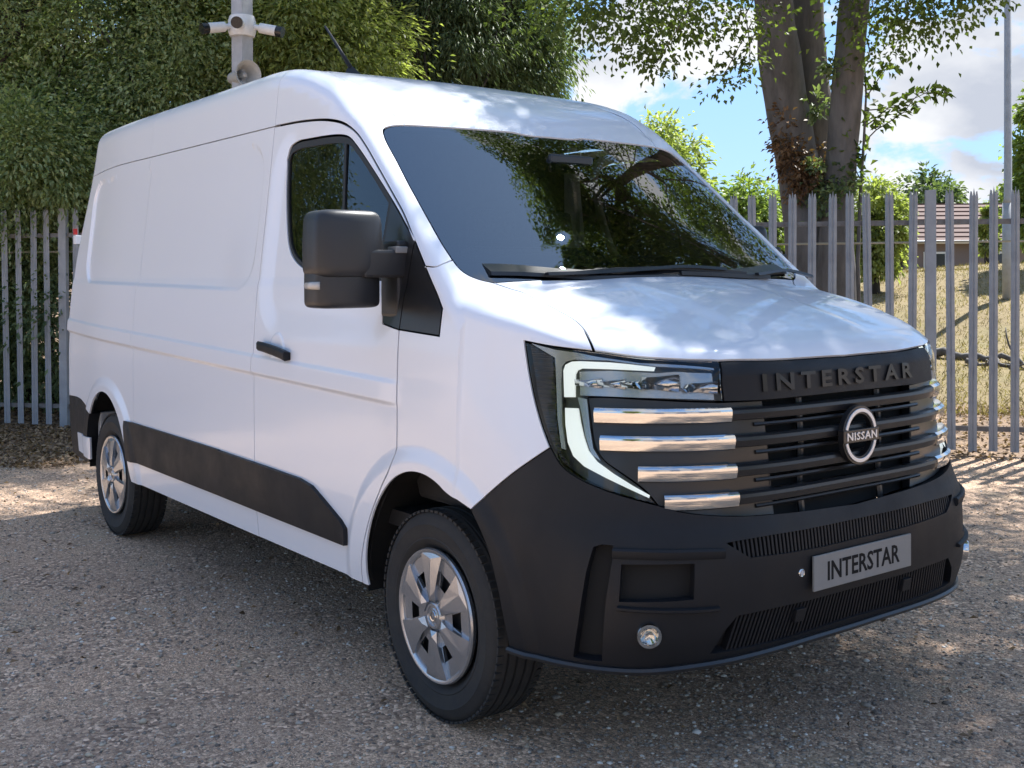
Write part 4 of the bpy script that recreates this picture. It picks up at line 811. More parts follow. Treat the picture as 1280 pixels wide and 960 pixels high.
win_loop = loop(win, winF, winB)
for o, d in zip(panel('window_seal', shrink(win_loop, .001), SEAL, None, holes=[shrink(win_loop, .015)], gap=0., rim=.012, depth=.003, res=.012), doors): o.parent = d
for o, d in zip(panel('window', shrink(win_loop, .010), GLASS, None, gap=0., rim=0, depth=.010, res=.04), doors): o.parent = d
# cargo side, rear quarter, upper sides, roof
XR, XE = -3.07, -4.56
seamL = crv(K(S_(-1.42, 2.226), S_(-2.2, 2.228), S_(XR, 2.23))); seamL2 = crv(K(S_(XR, 2.23), S_(-3.8, 2.228), S_(-4.36, 2.2)))
gR = crv(K(S_(XR, 2.23), S_(XR, 1.5), S_(XR, .9), S_(XR, SILL)))
aR = arch(-3.584, .43, .505, R(5), R(175)); aR = crv(np.concatenate([K(S_(-3.145, SILL)), aR, K(S_(-4.02, SILL))]))
gRu = crv(np.concatenate([K(S_(XR, 2.23), S_(XR, 2.33), S_(XR, 2.44)), K(('t', XR, -.80), ('t', XR, DITCH))]))
ditchM = crv(K(('t', -1.42, DITCH), ('t', -2.2, DITCH), ('t', XR, DITCH))); ditchR = crv(K(('t', XR, DITCH), ('t', -3.8, DITCH), ('t', -4.35, DITCH)))
panel('cargo_side', loop(gDoorR, seamL, gR, crv(K(S_(XR, SILL), S_(-2.2, SILL), S_(-1.42, SILL)))), WHITE, van, res=.016, gap=.0019, rim=.01, fine=True)
reE = crv(K(S_(-4.36, 2.2), S_(-4.46, 1.9), S_(-4.5, 1.5), S_(-4.52, 1.1), S_(-4.52, .75)))
rb = crv(K(S_(-4.52, .75), S_(-4.2, .752), S_(-3.985, .752)))
iR = np.argmin(np.linalg.norm(aR - rb[-1], axis=1))
rb = crv(np.concatenate([K(S_(-4.52, .75), S_(-4.2, .752)), aR[iR:iR + 1]]))
panel('rear_quarter', loop(gR, seamL2, reE, rb, aR[:iR + 1], crv(K(S_(-3.145, SILL), S_(XR, SILL)))), WHITE, van, res=.016, gap=.0019, rim=.01, fine=True)
panel('rear_bumper', loop(rb, aR[iR:], crv(K(S_(-4.02, SILL), S_(-4.3, SILL - .02), S_(-4.52, SILL))), crv(K(S_(-4.52, SILL), S_(-4.52, .75)))), BLACKP, van, res=.03, rim=.1)
panel('roof_side', loop(seamL, gRu, ditchM, seamU), WHITE, van, res=.016, gap=.0008, rim=.01)
reU = crv(np.concatenate([K(S_(-4.36, 2.2), S_(-4.34, 2.32)), K(('t', -4.35, -.80), ('t', -4.35, DITCH))]))
panel('roof_side', loop(seamL2, gRu, ditchR, reU), WHITE, van, res=.016, gap=.0008, rim=.01)
cen = lambda a, b, n=80: project(K(*[('t', x, 0) for x in np.linspace(a, b, n)]))
roofC = cen(wsTop2[-1][0], -4.35)
panel('roof', loop(ditchF, wsTop, wsTop2, roofC, crv(K(('t', -4.35, 0), ('t', -4.35, -.4), ('t', -4.35, DITCH))), ditchR, ditchM), WHITE, van, dom='t', res=.03, gap=.002, mirror='join')
back = MB()
NB = 14
for i in range(NB):
    z0 = .3 + i * (2.36 - .3) / (NB - 1)
    for y in np.linspace(-1, 1, 13):
        w = float(side_w(np.array(-4.5), np.array(z0))) - .03; back.V.append((-4.57 + .05 * max(z0 - 1.1, 0) + .05 * max(z0 - 1.1, 0) ** 2 + .05 * abs(y) ** 6, y * w, z0))
back.F = [(i * 13 + k, i * 13 + k + 1, (i + 1) * 13 + k + 1, (i + 1) * 13 + k) for i in range(NB - 1) for k in range(12)]
back.build('rear_doors', WHITE, van, smooth=True)
# bonnet and windscreen
bonC = project(np.array([K(('t', x, 0))[0] for x in np.linspace(.19, .97, 50)] + [K(('f', 0, z))[0] for z in (1.30, 1.285)] + [bF[-1]]))
panel('bonnet', loop(cowl, shut, hTop2, bF, bonC), WHITE, van, res=.016, gap=.0034, rim=.01, mirror='join')
wsC = cen(wsTop2[-1][0], .19, 40)
ws_loop = loop(wsL1, wsL2, cowl, wsC, wsTop2, wsTop)
WSG = panel('windscreen', ws_loop, WSGL, van, dom='t', res=.05, gap=.004, rim=.008, depth=.004, mirror='join')[0]
def ring_in(L, g, lockc=True):
    lock = np.abs(L[:, 1]) < 4e-4; q, lk = inset(L[:, :2].copy(), lock, g, np.array([1., 1.])); P = from_t(q); P[lk, 1] = 0; return P
# black ceramic band round the glass, just under it
FRIT = mat('windscreen_border', (.01, .011, .013), .35)
inner = [np.concatenate([K(('t', .06, 0), ('t', .055, -.35), ('t', .02, -.62)), K(p(590, 322)), K(p(575, 316), p(555, 290), p(530, 246), p(505, 196), p(494, 172), p(503, 165), p(520, 163), p(600, 168)), K(('t', wsTop2[-1][0] + .025, 0))])]
iL = crv(inner[0]); iL[np.abs(iL[:, 1]) < 2e-3, 1] = 0
fb = loop(wsL1, wsL2, cowl, cen(.19, .06, 10), iL, cen(iL[-1][0], wsTop2[-1][0], 5), wsTop2, wsTop)
for o in panel('border', fb, FRIT, WSG, dom='t', res=.03, gap=.006, rim=0, depth=.0075, mirror='join'): pass
# ------------------------------------------------------------------ front end: bumper, lamps, grille
fz = lambda px, py: float(hit(px, py)[2])
cf = lambda z0, z1, n=12: project(K(*[('f', 0., z) for z in np.linspace(z0, z1, n)]))
def C0(c):                       # snap the inner end of a curve onto the centre plane
    c = np.array(c); c[np.abs(c[:, 1]) < 3e-3, 1] = 0; return c
ZB, ZG, ZS1, ZS2, ZI1, ZI2 = .371, .781, .736, .675, .506, .400
gBot = C0(crv(np.concatenate([hOut2[-1:], K(p(850, 640), p(890, 644.5), p(935, 645), p(985, 641)), K(('f', 0., ZG))])))
s1 = C0(crv(np.concatenate([K(('f', 0., ZS1)), K(p(1010, 661.5), p(960, 670), p(908, 679))])))
s2 = C0(crv(np.concatenate([s1[-1:], K(p(938, 697), p(985, 691), p(1030, 683)), K(('f', 0., ZS2))]), smooth=False))
i1 = C0(crv(np.concatenate([K(('f', 0., ZI1)), K(p(1010, 751), p(970, 760), p(922, 770))])))
i2 = C0(crv(np.concatenate([i1[-1:], K(p(905, 790), p(888, 817), p(930, 810), p(985, 797)), K(('f', 0., ZI2))]), smooth=False))
lipc = C0(crv(np.concatenate([K(S_(.47, .36)), K(p(690, 824), p(720, 830), p(760, 835.5), p(800, 837.5), p(860, 832), p(920, 821.5), p(1000, 799.5)), K(('f', 0., ZB))])))
aB = crv(np.concatenate([bmpTop[-1:], K(S_(.385, .68), S_(.435, .56), S_(.46, .45)), lipc[:1]]))
slot = crv(np.concatenate([K(p(742, 684), p(752, 681), p(766, 682), p(765, 700), p(757, 750), p(752, 826), p(735, 825), p(717, 821), p(723, 780), p(733, 715), p(742, 684))]), smooth=False)[:-1]
pocket = crv(K(p(777, 706), p(868, 705), p(867, 749), p(774, 752), p(777, 706)), smooth=False)[:-1]
bumper = panel('bumper', loop(aB, bmpTop, hOut2, gBot, cf(ZG, ZS1, 5), s1, s2, cf(ZS2, ZI1, 8), i1, i2, cf(ZI2, ZB, 4), lipc), BLACKP, van, holes=[slot, pocket], res=.014, gap=.001, rim=.035, mirror='join')[0]
panel('air_curtain', slot, DARK, bumper, depth=.035, gap=-.004, rim=0, res=.03)
panel('pocket_liner', pocket, DARK, bumper, depth=.034, gap=-.004, rim=0, res=.03)
for nm, a, b, c0, c1 in (('intake_backing', s1, s2, ZS2, ZS1), ('intake_backing', i1, i2, ZI2, ZI1)):
    panel(nm, loop(a, b, cf(c0, c1, 5)), DARK, bumper, depth=.034, gap=-.004, rim=0, res=.03, mirror='join')
def surf(y, z, out=0.):
    P = project(K(*[('f', yy, zz) for yy, zz in zip(np.atleast_1d(y), np.atleast_1d(z))]), n=2); N = nrm(Fgrad(P)); return P + N * out, N
def slats(name, top, bot, step, lean, y_end, wd=.0042):
    mb = MB(); ty, tz, by, bz = top[:, 1], top[:, 2], bot[:, 1], bot[:, 2]; y = -step / 2; o = np.argsort(ty); o2 = np.argsort(by)
    ys = []
    while y > y_end: ys.append(y); y -= step
    ys = np.array(ys); zt = np.interp(ys, ty[o], tz[o]); lean = lean * np.clip(-ys / .3, 0, 1); zb = np.interp(ys - lean, by[o2], bz[o2])
    PT, N = surf(ys, zt + .002, -.006); PB, _ = surf(ys - lean, zb - .002, -.006)
    for i in range(len(ys)):
        for m in (1, -1):
            t = nrm_(np.cross(N[i], [0, 0, 1.])) * wd; q = np.array([PT[i] - t, PT[i] + t, PT[i] + t - N[i] * .026, PT[i] - t - N[i] * .026, PB[i] - t, PB[i] + t, PB[i] + t - N[i] * .026, PB[i] - t - N[i] * .026])
            mb.add(q * (1, m, 1), [(0, 1, 2, 3), (4, 5, 6, 7), (0, 1, 5, 4), (1, 2, 6, 5), (2, 3, 7, 6), (3, 0, 4, 7)])
    return tag(mb.build(name, BLACKP, bumper), kind='stuff')
slats('intake_slats', s1, s2, .0165, 0, s2[:, 1].min() + .03)
slats('intake_slats', i1, i2, .0165, .02, i2[:, 1].min() + .07)
# lip along the bottom edge, shelf bars round the fog lamp
L = lipc[np.r_[0:len(lipc):3, -1]]; LN = nrm(Fgrad(L)); LN[:, 2] = 0; LN = nrm(LN); full = np.concatenate([L, L[::-1][1:] * (1, -1, 1)]); fN = np.concatenate([LN, LN[::-1][1:] * (1, -1, 1)])
MB().sweep(full, fN, np.tile([0, 0, 1.], (len(full), 1)), [(-.03, .012), (.012, .006), (.018, -.002), (.014, -.012), (-.03, -.016)]).build('lip', GRILLEP, bumper, auto=40)
def ridge(name, pts, h, out, m):
    c = crv(K(*pts), step=.03); N = nrm(Fgrad(c)); U = np.tile([0, 0, 1.], (len(c), 1))
    for sg in (1, -1):
        MB().sweep(c * (1, sg, 1), N * (1, sg, 1), U, [(-.01, h / 2), (out * .5, h / 2), (out, h / 4), (out, -h / 4), (out * .6, -h / 2), (-.01, -h / 2)]).build(name, m, bumper, auto=35)
ridge('shelf_bar', [p(772, 760), p(820, 763), p(898, 760)], .014, .014, BLACKP)
ridge('upper_bar', [p(766, 692), p(830, 694), p(905, 692)], .03, .012, BLACKP)
# fog lamps
FP = hit(811, 793); FN = nrm(Fgrad(FP[None]))[0]
def disc(name, P, N, prof, m, parent, n=28, mir=True, auto=40):
    V, F = lathe(prof, n, 'z'); V = np.array(V); q = Vector(N).to_track_quat('Z', 'Y').to_matrix(); V = V @ np.array(q).T + P; out = []
    for sg in ((1, -1) if mir else (1,)): out.append(MB().add(V * (1, sg, 1), F).build(name, m, parent, auto=auto))
    return out
for o in disc('fog_lamp', FP, FN, [(0, .004), (.012, .006), (.02, .01), (.026, .012), (.028, .018), (.036, .018), (.039, .012), (.039, -.02)], CHROME, bumper): pass
disc('fog_lens', FP + FN * .012, FN, [(0, .008), (.015, .006), (.027, 0)], LENS, bumper)
SP = hit(1002, 716); disc('parking_sensor', SP, nrm(Fgrad(SP[None]))[0], [(0, .004), (.008, .004), (.0085, .002)], mat('sensor_grey', (.5, .5, .52), .4), bumper, mir=False)
disc('sensor_ring', SP, nrm(Fgrad(SP[None]))[0], [(.0085, .003), (.011, .004), (.0125, .003), (.0135, 0)], CHROME, bumper, mir=False)
for yy, zz in ((-.285, (ZI1 + ZI2) / 2 + .012), (.285, (ZI1 + ZI2) / 2 + .012)):
    P, N = surf(yy, zz); q = np.array(Vector(N[0]).to_track_quat('Z', 'Y').to_matrix()); MB().box(P[0] - N[0] * .008, (.022, .022, .01), q).build('blanking_pad', BLACKP, bumper, bevel=.002)
# number plate
PLM = mat('plate_grey', (.22, .22, .215), .45, noise=(30, .08)); INK = mat('plate_lettering', (.006, .006, .007), .7, spec=.2)
PZ = .597; P, N = surf(0, PZ); tilt = Matrix.Rotation(0, 3, 'Y')
plate = MB().box((P[0][0] + .012, 0, PZ), (.004, .26, .0555)).build('number_plate', PLM, van, bevel=.002)
V, F = text_mesh('INTERSTAR', .094, .0012, bold=.0016, spacing=1.0, xs=1.0)
wv = V[:, 0].max() - V[:, 0].min(); V[:, 0] *= .385 / wv; V[:, 1] *= .062 / (V[:, 1].max() - V[:, 1].min())
MB().add(np.stack([P[0][0] + .0158 + V[:, 2], V[:, 0], PZ + V[:, 1]], -1), F).build('plate_lettering', INK, plate)
# ---- headlamps
hR = crv(np.concatenate([hTop2[-1:], K(p(902, 478), p(905, 503))])); 
hArm = crv(np.concatenate([hR[-1:], K(p(860, 501.5), p(800, 498.5), p(750, 496), p(731, 496.5))]))
hIn = crv(np.concatenate([hArm[-1:], K(p(734, 515), p(736.5, 535), p(741, 558), p(752, 575), p(770, 588), p(790, 601), p(808, 614)), hOut2[-1:]]))
head_loop = loop(hTop1, hTop2, hR, hArm, hIn, hOut2, hOut1)
HOUS = mat('lamp_housing', (.02, .021, .024), .35); REFL = mat('lamp_reflector', (.62, .63, .66), .12, metal=1.); BEZ = mat('lamp_bezel_grey', (.42, .43, .45), .24, metal=.8)
heads = panel('headlamp', head_loop, HOUS, van, gap=.004, rim=.02, depth=.045, res=.016)
def hp(name, L, m, **k):
    for o, h in zip(panel(name, L, m, None, **k), heads): o.parent = h
hp('lamp_lens', head_loop, LENS, gap=.004, rim=.004, depth=0., res=.02)
pl_ = lambda *pts: crv(K(*[p(*q) for q in pts], p(*pts[0])), smooth=False)[:-1]
hp('running_light', pl_((820, 458), (760, 453), (722, 451.5), (712, 452), (704, 456), (701.5, 463), (702, 480), (702.5, 496), (716, 496), (716, 482), (716.5, 468), (719, 463), (725, 460.5), (760, 461.5), (818, 464)), DRL, gap=0, rim=.01, depth=.016, res=.02)
hp('running_light', pl_((703.5, 509.5), (704, 530), (707, 553), (714, 570), (728, 583), (755, 597), (785, 611), (812, 623), (813, 619.5), (790, 607), (765, 592), (744, 577), (733, 563), (727, 545), (723, 528), (720, 510)), DRL, gap=0, rim=.01, depth=.016, res=.02)
hp('bezel', pl_((660, 429), (690, 437), (742, 444), (800, 451), (895, 456), (896, 459), (822, 456), (760, 450.5), (715, 449.5), (704, 452), (699, 458), (698, 480), (699, 530), (704, 562), (698, 560), (693, 520), (690, 447)), BEZ, gap=0, rim=.01, depth=.02, res=.02)
hp('bezel', pl_((719, 496), (731, 498.5), (735, 535), (739, 560), (749, 576), (737, 568), (729, 545), (724, 515)), BEZ, gap=0, rim=.01, depth=.02, res=.02)
def hexm(name):
    m = mat(name, (.035, .036, .04), .3); nt = m.node_tree; tc = nt.nodes.new('ShaderNodeTexCoord'); wv = nt.nodes.new('ShaderNodeTexWave'); wv.bands_direction = 'Z'; wv.inputs['Scale'].default_value = 22
    nt.links.new(tc.outputs['Object'], wv.inputs[0]); bp = nt.nodes.new('ShaderNodeBump'); bp.inputs['Strength'].default_value = .9; bp.inputs['Distance'].default_value = .006; nt.links.new(wv.outputs['Fac'], bp.inputs['Height']); nt.links.new(bp.outputs[0], nt.nodes['Principled BSDF'].inputs['Normal']); return m
hp('side_marker', pl_((659, 431), (689, 448), (692, 520), (698, 566), (712, 586), (700, 578), (688, 556), (677, 526), (668, 492)), hexm('marker_mesh'), gap=.001, rim=.01, depth=.018, res=.016)
hp('reflector_tray', pl_((719, 464), (760, 463), (822, 466), (895, 461), (899, 500), (800, 497), (720, 494)), BEZ, gap=.001, rim=.01, depth=.034, res=.02)
# reflector bowls inside the horizontal arm
for a, b, c, d in ((720, 748, 466, 493), (751, 778, 467, 494), (781, 803, 468, 495), (808, 846, 462, 497), (868, 896, 470, 500)):
    hp('reflector', pl_((a, c), (b, c + 1), (b, d), (a, d - 1)), REFL, gap=.001, rim=.02, depth=.028, res=.01, fn=(lambda P, N: (P, nrm(N + np.stack([0 * P[:, 0], -1.1 * np.clip((P[:, 1] - P[:, 1].mean()) / .035, -1, 1), 1.0 * np.clip((P[:, 2] - P[:, 2].mean()) / .03, -1, 1)], -1)))))
# ---- lettered strip between the lamps
ZT = 1.150
stB = C0(crv(np.concatenate([hR[-1:], K(p(950, 501.5), p(1000, 497)), K(('f', 0., ZT))])))
strip = panel('name_panel', loop(bF, hR, stB, cf(ZT, bF[-1][2], 6)), BLACKP, van, gap=.004, rim=.02, depth=.002, res=.02, mirror='join')[0]
ya, yb = hit(947, 478)[1], hit(1135, 466)[1]; zl = (fz(990, 476) + fz(1062, 470)) / 2
GLETTER = mat('raised_lettering', (.006, .006, .007), .3)
V, F = text_mesh('INTERSTAR', .072, .004, bold=.002, spacing=1.5)
V[:, 0] *= .775 / (V[:, 0].max() - V[:, 0].min())
PP, NN = surf(V[:, 0] - .03, zl + V[:, 1]); MB().add(PP + NN * (V[:, 2:3] + .001), F).build('raised_lettering', GLETTER, strip)
# ---- grille
gr_loop = loop(stB, hArm, hIn, gBot, cf(ZG, ZT, 10))
grille = panel('grille', gr_loop, DARK, van, gap=.0, rim=0, depth=.075, res=.03, mirror='join')[0]
yc = lambda px, py: float(hit(px, py)[1])
inL = np.concatenate([hArm, hIn]);
gside = loop(crv(np.array([stB[np.argmin(np.abs(stB[:, 1] + .40))], hR[-1]])), hArm, hIn, gBot[: np.argmin(np.abs(gBot[:, 1] + .36)) + 1])
panel('grille_surround', gside, GRILLEP, grille, gap=.002, rim=.03, depth=.03, res=.02)
BARS = [((833, 519), 751, 915), ((838, 553), 756, 919), ((850, 590), 783, 921), ((878, 627), 829, 924)]
BZ = [1.111, 1.029, .940, .855]
prof = [(-.03, .017), (-.004, .019), (.006, .013), (.008, .003), (.002, -.016), (-.004, -.019), (-.03, -.017)]
profc = [(a + .004, b * 1.26) for a, b in prof]
def bar(y0, y1, z, pr, name, m, out=-.006):
    ys = np.linspace(y0, y1, max(6, int(abs(y1 - y0) / .03))); P, N = surf(ys, np.full(len(ys), z)); N[:, 2] = 0; N = nrm(N)
    return MB().sweep(P + N * out, N, np.tile([0, 0, 1.], (len(ys), 1)), pr).build(name, m, grille, auto=25)
for (q, xa, xb), z in zip(BARS, BZ):
    o_ = np.argsort(hIn[:, 2]); y0, y1 = float(np.interp(z - .02, hIn[o_, 2], hIn[o_, 1])) + .012, yc(xb, q[1] + 3)
    bar(y0 + .004, -y0 - .004, z, prof, 'grille_bar', GRILLEP)
    for sg in (1, -1): 
        bar(sg * y0, sg * y1, z, profc, 'chrome_trim', CHROME)
fin = [(-.02, .006), (.004, .006), (.007, 0), (.004, -.006), (-.02, -.006)]
for a, b in zip([ZT + .0] + BZ, BZ + [ZG]):
    if a - b > .05: bar(-.44, .44, (a + b) / 2 + .004, fin, 'grille_fin', GRILLEP, out=-.03)
for y in (-.42, -.21, .21, .42): 
    P, N = surf(np.full(6, y), np.linspace(ZG + .005, ZT - .005, 6), -.055); MB().tube(P, .011, 6).build('grille_strut', GRILLEP, grille)
# emblem
EZ = fz(1068, 543); P, N = surf(0, EZ); ex = P[0][0] + .022; emb = empty('emblem', (0, 0, 0), parent=van)
def flat(name, poly_out, poly_in, x0, x1, m, closed=True):
    n = len(poly_out); V = [(x1, a, b) for a, b in poly_out] + [(x1, a, b) for a, b in poly_in] + [(x0, a, b) for a, b in poly_out] + [(x0, a, b) for a, b in poly_in]; F = []
    for i in range(n if closed else n - 1):
        j = (i + 1) % n; F += [(i, j, n + j, n + i), (2 * n + i, 3 * n + i, 3 * n + j, 2 * n + j), (i, 2 * n + i, 2 * n + j, j), (n + i, n + j, 3 * n + j, 3 * n + i)]
    if not closed: F += [(0, n, 3 * n, 2 * n), (n - 1, 3 * n - 1, 4 * n - 1, 2 * n - 1)]
    return MB().add(V, F).build(name, m, emb, bevel=.0015)
EMS = mat('emblem_silver', (.62, .64, .68), .35, metal=.6)
arcp = lambda r, a, b, n=24: [(r * math.cos(R(t)), EZ + r * 1.06 * math.sin(R(t))) for t in np.linspace(a, b, n)]
for a, b in ((14, 166), (194, 346)): 
    flat('emblem_backing', arcp(.092, a - 6, b + 6), arcp(.066, a - 6, b + 6), ex - .02, ex, GRILLEP, False); flat('emblem_arc', arcp(.084, a + 1, b - 1), arcp(.072, a + 1, b - 1), ex, ex + .005, EMS, False)
MB().box((ex - .006, 0, EZ), (.012, .094, .021)).build('emblem_bar', GRILLEP, emb, bevel=.002)
V, F = text_mesh('NISSAN', .036, .003, bold=.0006, spacing=1.1, res=1); V[:, 0] *= .158 / (V[:, 0].max() - V[:, 0].min())
MB().add(np.stack([ex + .006 + V[:, 2], V[:, 0], EZ + V[:, 1]], -1), F).build('emblem_lettering', EMS, emb)
# ------------------------------------------------------------------ side moulding, handle, mirrors, wipers, wheels, interior
def raised(name, pts, m, h, par=None, smooth=False):
    L = crv(K(*pts, pts[0]), smooth=smooth)[:-1]; return panel(name, L, m, par if par else van, gap=0, rim=h + .004, depth=-h, res=.03)
def cham(P, N): return P, N
raised('side_moulding', [S_(-3.17, .716), S_(-2.5, .716), S_(-1.81, .714), S_(-1.81, .493), S_(-2.5, .493), S_(-3.15, .493)], BLACKP, .014)
raised('side_moulding', [S_(-1.806, .712), S_(-1.3, .706), S_(-.95, .70), S_(-.84, .685), S_(-.74, .645), S_(-.60, .585), S_(-.562, .558), S_(-.555, .50), S_(-.565, .491), S_(-1.3, .493), S_(-1.806, .495)], BLACKP, .018)
for sg, d in zip((1, -1), doors):
    P = K(S_(-1.315, 1.235), S_(-1.25, 1.23), S_(-1.17, 1.222), S_(-1.09, 1.212), S_(-1.04, 1.203)); N = nrm(Fgrad(P))
    MB().sweep((P + N * .022) * (1, sg, 1), N * (1, sg, 1), np.tile([0, 0, 1.], (5, 1)), [(-.022, .016), (.006, .021), (.013, .012), (.013, -.012), (.006, -.021), (-.022, -.016)]).build('door_handle', BLACKP, d, auto=35, bevel=.002)
    c = K(S_(-1.175, 1.222))[0]; n = nrm(Fgrad(c[None]))[0]; q = np.array(Vector(n).to_track_quat('Z', 'Y').to_matrix()); V, F = lathe([(0, .002), (.05, .0022), (.066, .004), (.075, .002), (.08, -.004)], 32, 'z')
    MB().add((np.array(V) @ q.T + c) * (1, sg, 1), F).build('handle_cup', WHITE, d, smooth=True)
# window divider bar
    P = crv(K(p(431, 173), p(429, 230), p(427, 300), p(427, 344)), step=.1); N = nrm(Fgrad(P)); A = nrm_(np.cross(N, [0, 0, 1.]))
    MB().sweep((P - N * .008) * (1, sg, 1), N * (1, sg, 1), A * (1, sg, 1), [(-.004, .009), (.004, .009), (.004, -.009), (-.004, -.009)]).build('divider_bar', SEAL, d)
# mirrors
def mirror_housing(sg, d):
    root = empty('door_mirror', parent=d)
    def shell(name, c, h, e, m, taper=0., shear=0., nu=40, nv=24, zcut=None):
        V, F = [], []
        for i in range(nv + 1):
            t = -math.pi / 2 + math.pi * i / nv
            for k in range(nu):
                a = 2 * math.pi * k / nu; f = lambda v: math.copysign(abs(v) ** e, v)
                x, y, z = f(math.cos(t)) * f(math.cos(a)), f(math.cos(t)) * f(math.sin(a)), math.copysign(abs(math.sin(t)) ** (e * .8), math.sin(t))
                tp = 1 - taper * max(z, 0) ** 2
                xx = x * h[0] * tp; xx = xx if xx > 0 else xx * .55
                V.append((c[0] + xx * (1 - .25 * abs(y) ** 2), (c[1] + y * h[1] * tp + shear * z) * sg, c[2] + z * h[2]))
        for i in range(nv):
            for k in range(nu): F.append((i * nu + k, i * nu + (k + 1) % nu, (i + 1) * nu + (k + 1) % nu, (i + 1) * nu + k))
        return MB().add(V, F).build(name, m, root, smooth=True)
    shell('housing_upper', (-.29, -1.19, 1.655), (.118, .137, .122), .30, MIRP, taper=.07)
    shell('housing_lower', (-.295, -1.19, 1.500), (.104, .130, .074), .28, MIRP)
    MB().box((-.358, -1.19 * sg, 1.60), (.004, .092, .14)).build('mirror_glass', mat('mirror_silver', (.8, .8, .8), .02, metal=1), root, bevel=.003)
    for z, hh in ((1.585, .05),): MB().box((-.235, -1.035 * sg, z), (.055, .12, hh)).build('mirror_arm', MIRP, root, bevel=.01)
    MB().box((-.25, -.985 * sg, 1.53), (.06, .03, .14)).build('mirror_base', MIRP, root, bevel=.012)
    MB().box((-.205, -1.0 * sg, 1.636), (.03, .028, .012)).build('arm_cap', mat('arm_cap_grey', (.22, .23, .24), .4), root, bevel=.004)
    MB().tube([(-.30, -1.318 * sg, 1.508), (-.25, -1.324 * sg, 1.508), (-.22, -1.312 * sg, 1.508)], .014, 8).build('indicator', mat('indicator_clear', (.5, .48, .45), .15), root, smooth=True)
    return root
MIRP = mat('mirror_plastic', (.020, .021, .024), .40, bump=(700, .06))
for sg, d in zip((1, -1), doors):
    mr_ = mirror_housing(sg, d)
    if sg < 0:                                             # the far-side mirror is folded back along its door
        H_ = Vector((-.26, 1.04, 0)); mr_.matrix_local = Matrix.Translation(H_) @ Matrix.Rotation(R(68), 4, 'Z') @ Matrix.Translation(-H_)
# wipers: two arms lying on the cowl, black cowl grille
cw = MB()
cy_ = np.linspace(-.80, .80, 41); cp = np.array([K(('t', .172 - .10 * (y / .8) ** 2 * .9, y))[0] for y in cy_])
cw.sweep(cp, np.tile([1., 0, 0], (41, 1)), np.tile([0, 0, 1.], (41, 1)), [(-.05, .035), (.012, .004), (.016, -.01), (-.05, -.01)]).build('cowl_panel', GRILLEP, van, auto=30)
def wiper(pts, lift, blade):
    P = K(*pts); P = crv(P, step=.05); N = nrm(Fgrad(P)); N = nrm(N * (.6, .2, 1) + (0, 0, .2)); w = empty('wiper', parent=van)
    MB().sweep(P + N * lift, np.tile([1., 0, 0], (len(P), 1)), np.tile([0, 0, 1.], (len(P), 1)), [(-.012, -.004), (-.010, .006), (.008, .008), (.014, -.004)]).build('wiper_arm', GRILLEP, w, auto=30)
    B = crv(K(*blade), step=.05); MB().sweep(B + nrm(Fgrad(B)) * .012, np.tile([1., 0, 0], (len(B), 1)), np.tile([0, 0, 1.], (len(B), 1)), [(-.008, -.008), (-.004, .008), (.006, .008), (.009, -.008)]).build('wiper_blade', SEAL, w)
wiper([p(682, 350), p(740, 348), p(790, 345), p(850, 340), p(905, 343)], .022, [p(716, 345), p(780, 340), p(845, 338), p(930, 345)])
wiper([p(945, 350), p(965, 346), p(985, 345), p(1012, 352)], .024, [p(850, 345), p(900, 347), p(960, 349)])
# aerial on the roof
AP = K(('t', -1.48, -.47))[0]
ae = empty('aerial', parent=van)
MB().add([(AP[0] + a, AP[1] + b, AP[2] + c) for a, b, c in ((.07, 0, -.004), (-.06, .035, -.004), (-.06, -.035, -.004), (-.02, 0, .05), (-.055, .01, .045), (-.055, -.01, .045))], [(0, 1, 4, 3), (0, 3, 5, 2), (3, 4, 5), (1, 2, 5, 4)]).build('aerial_base', BLACKP, ae, bevel=.006)
MB().tube([AP + (-.035, 0, .04), AP + (-.16, 0, .16), AP + (-.30, 0, .29)], [.011, .008, .006], 8).build('aerial_rod', BLACKP, ae, smooth=True)
rp_ = crv(K(p(98, 540), p(113, 547), p(114, 574), p(100, 563), p(98, 540)), smooth=False)[:-1]; panel('rear_corner_plate', rp_, WHITE, van, gap=0, rim=.012, depth=-.006, res=.03)
# rear door hinge seen past the corner
MB().box((-4.60, -.895, 1.80), (.03, .02, .03)).build('door_hinge', WHITE, van, bevel=.004)
MB().box((-4.615, -.905, 1.855), (.012, .012, .02)).build('side_lamp', mat('lamp_red', (.4, .02, .02), .3), van, bevel=.003)
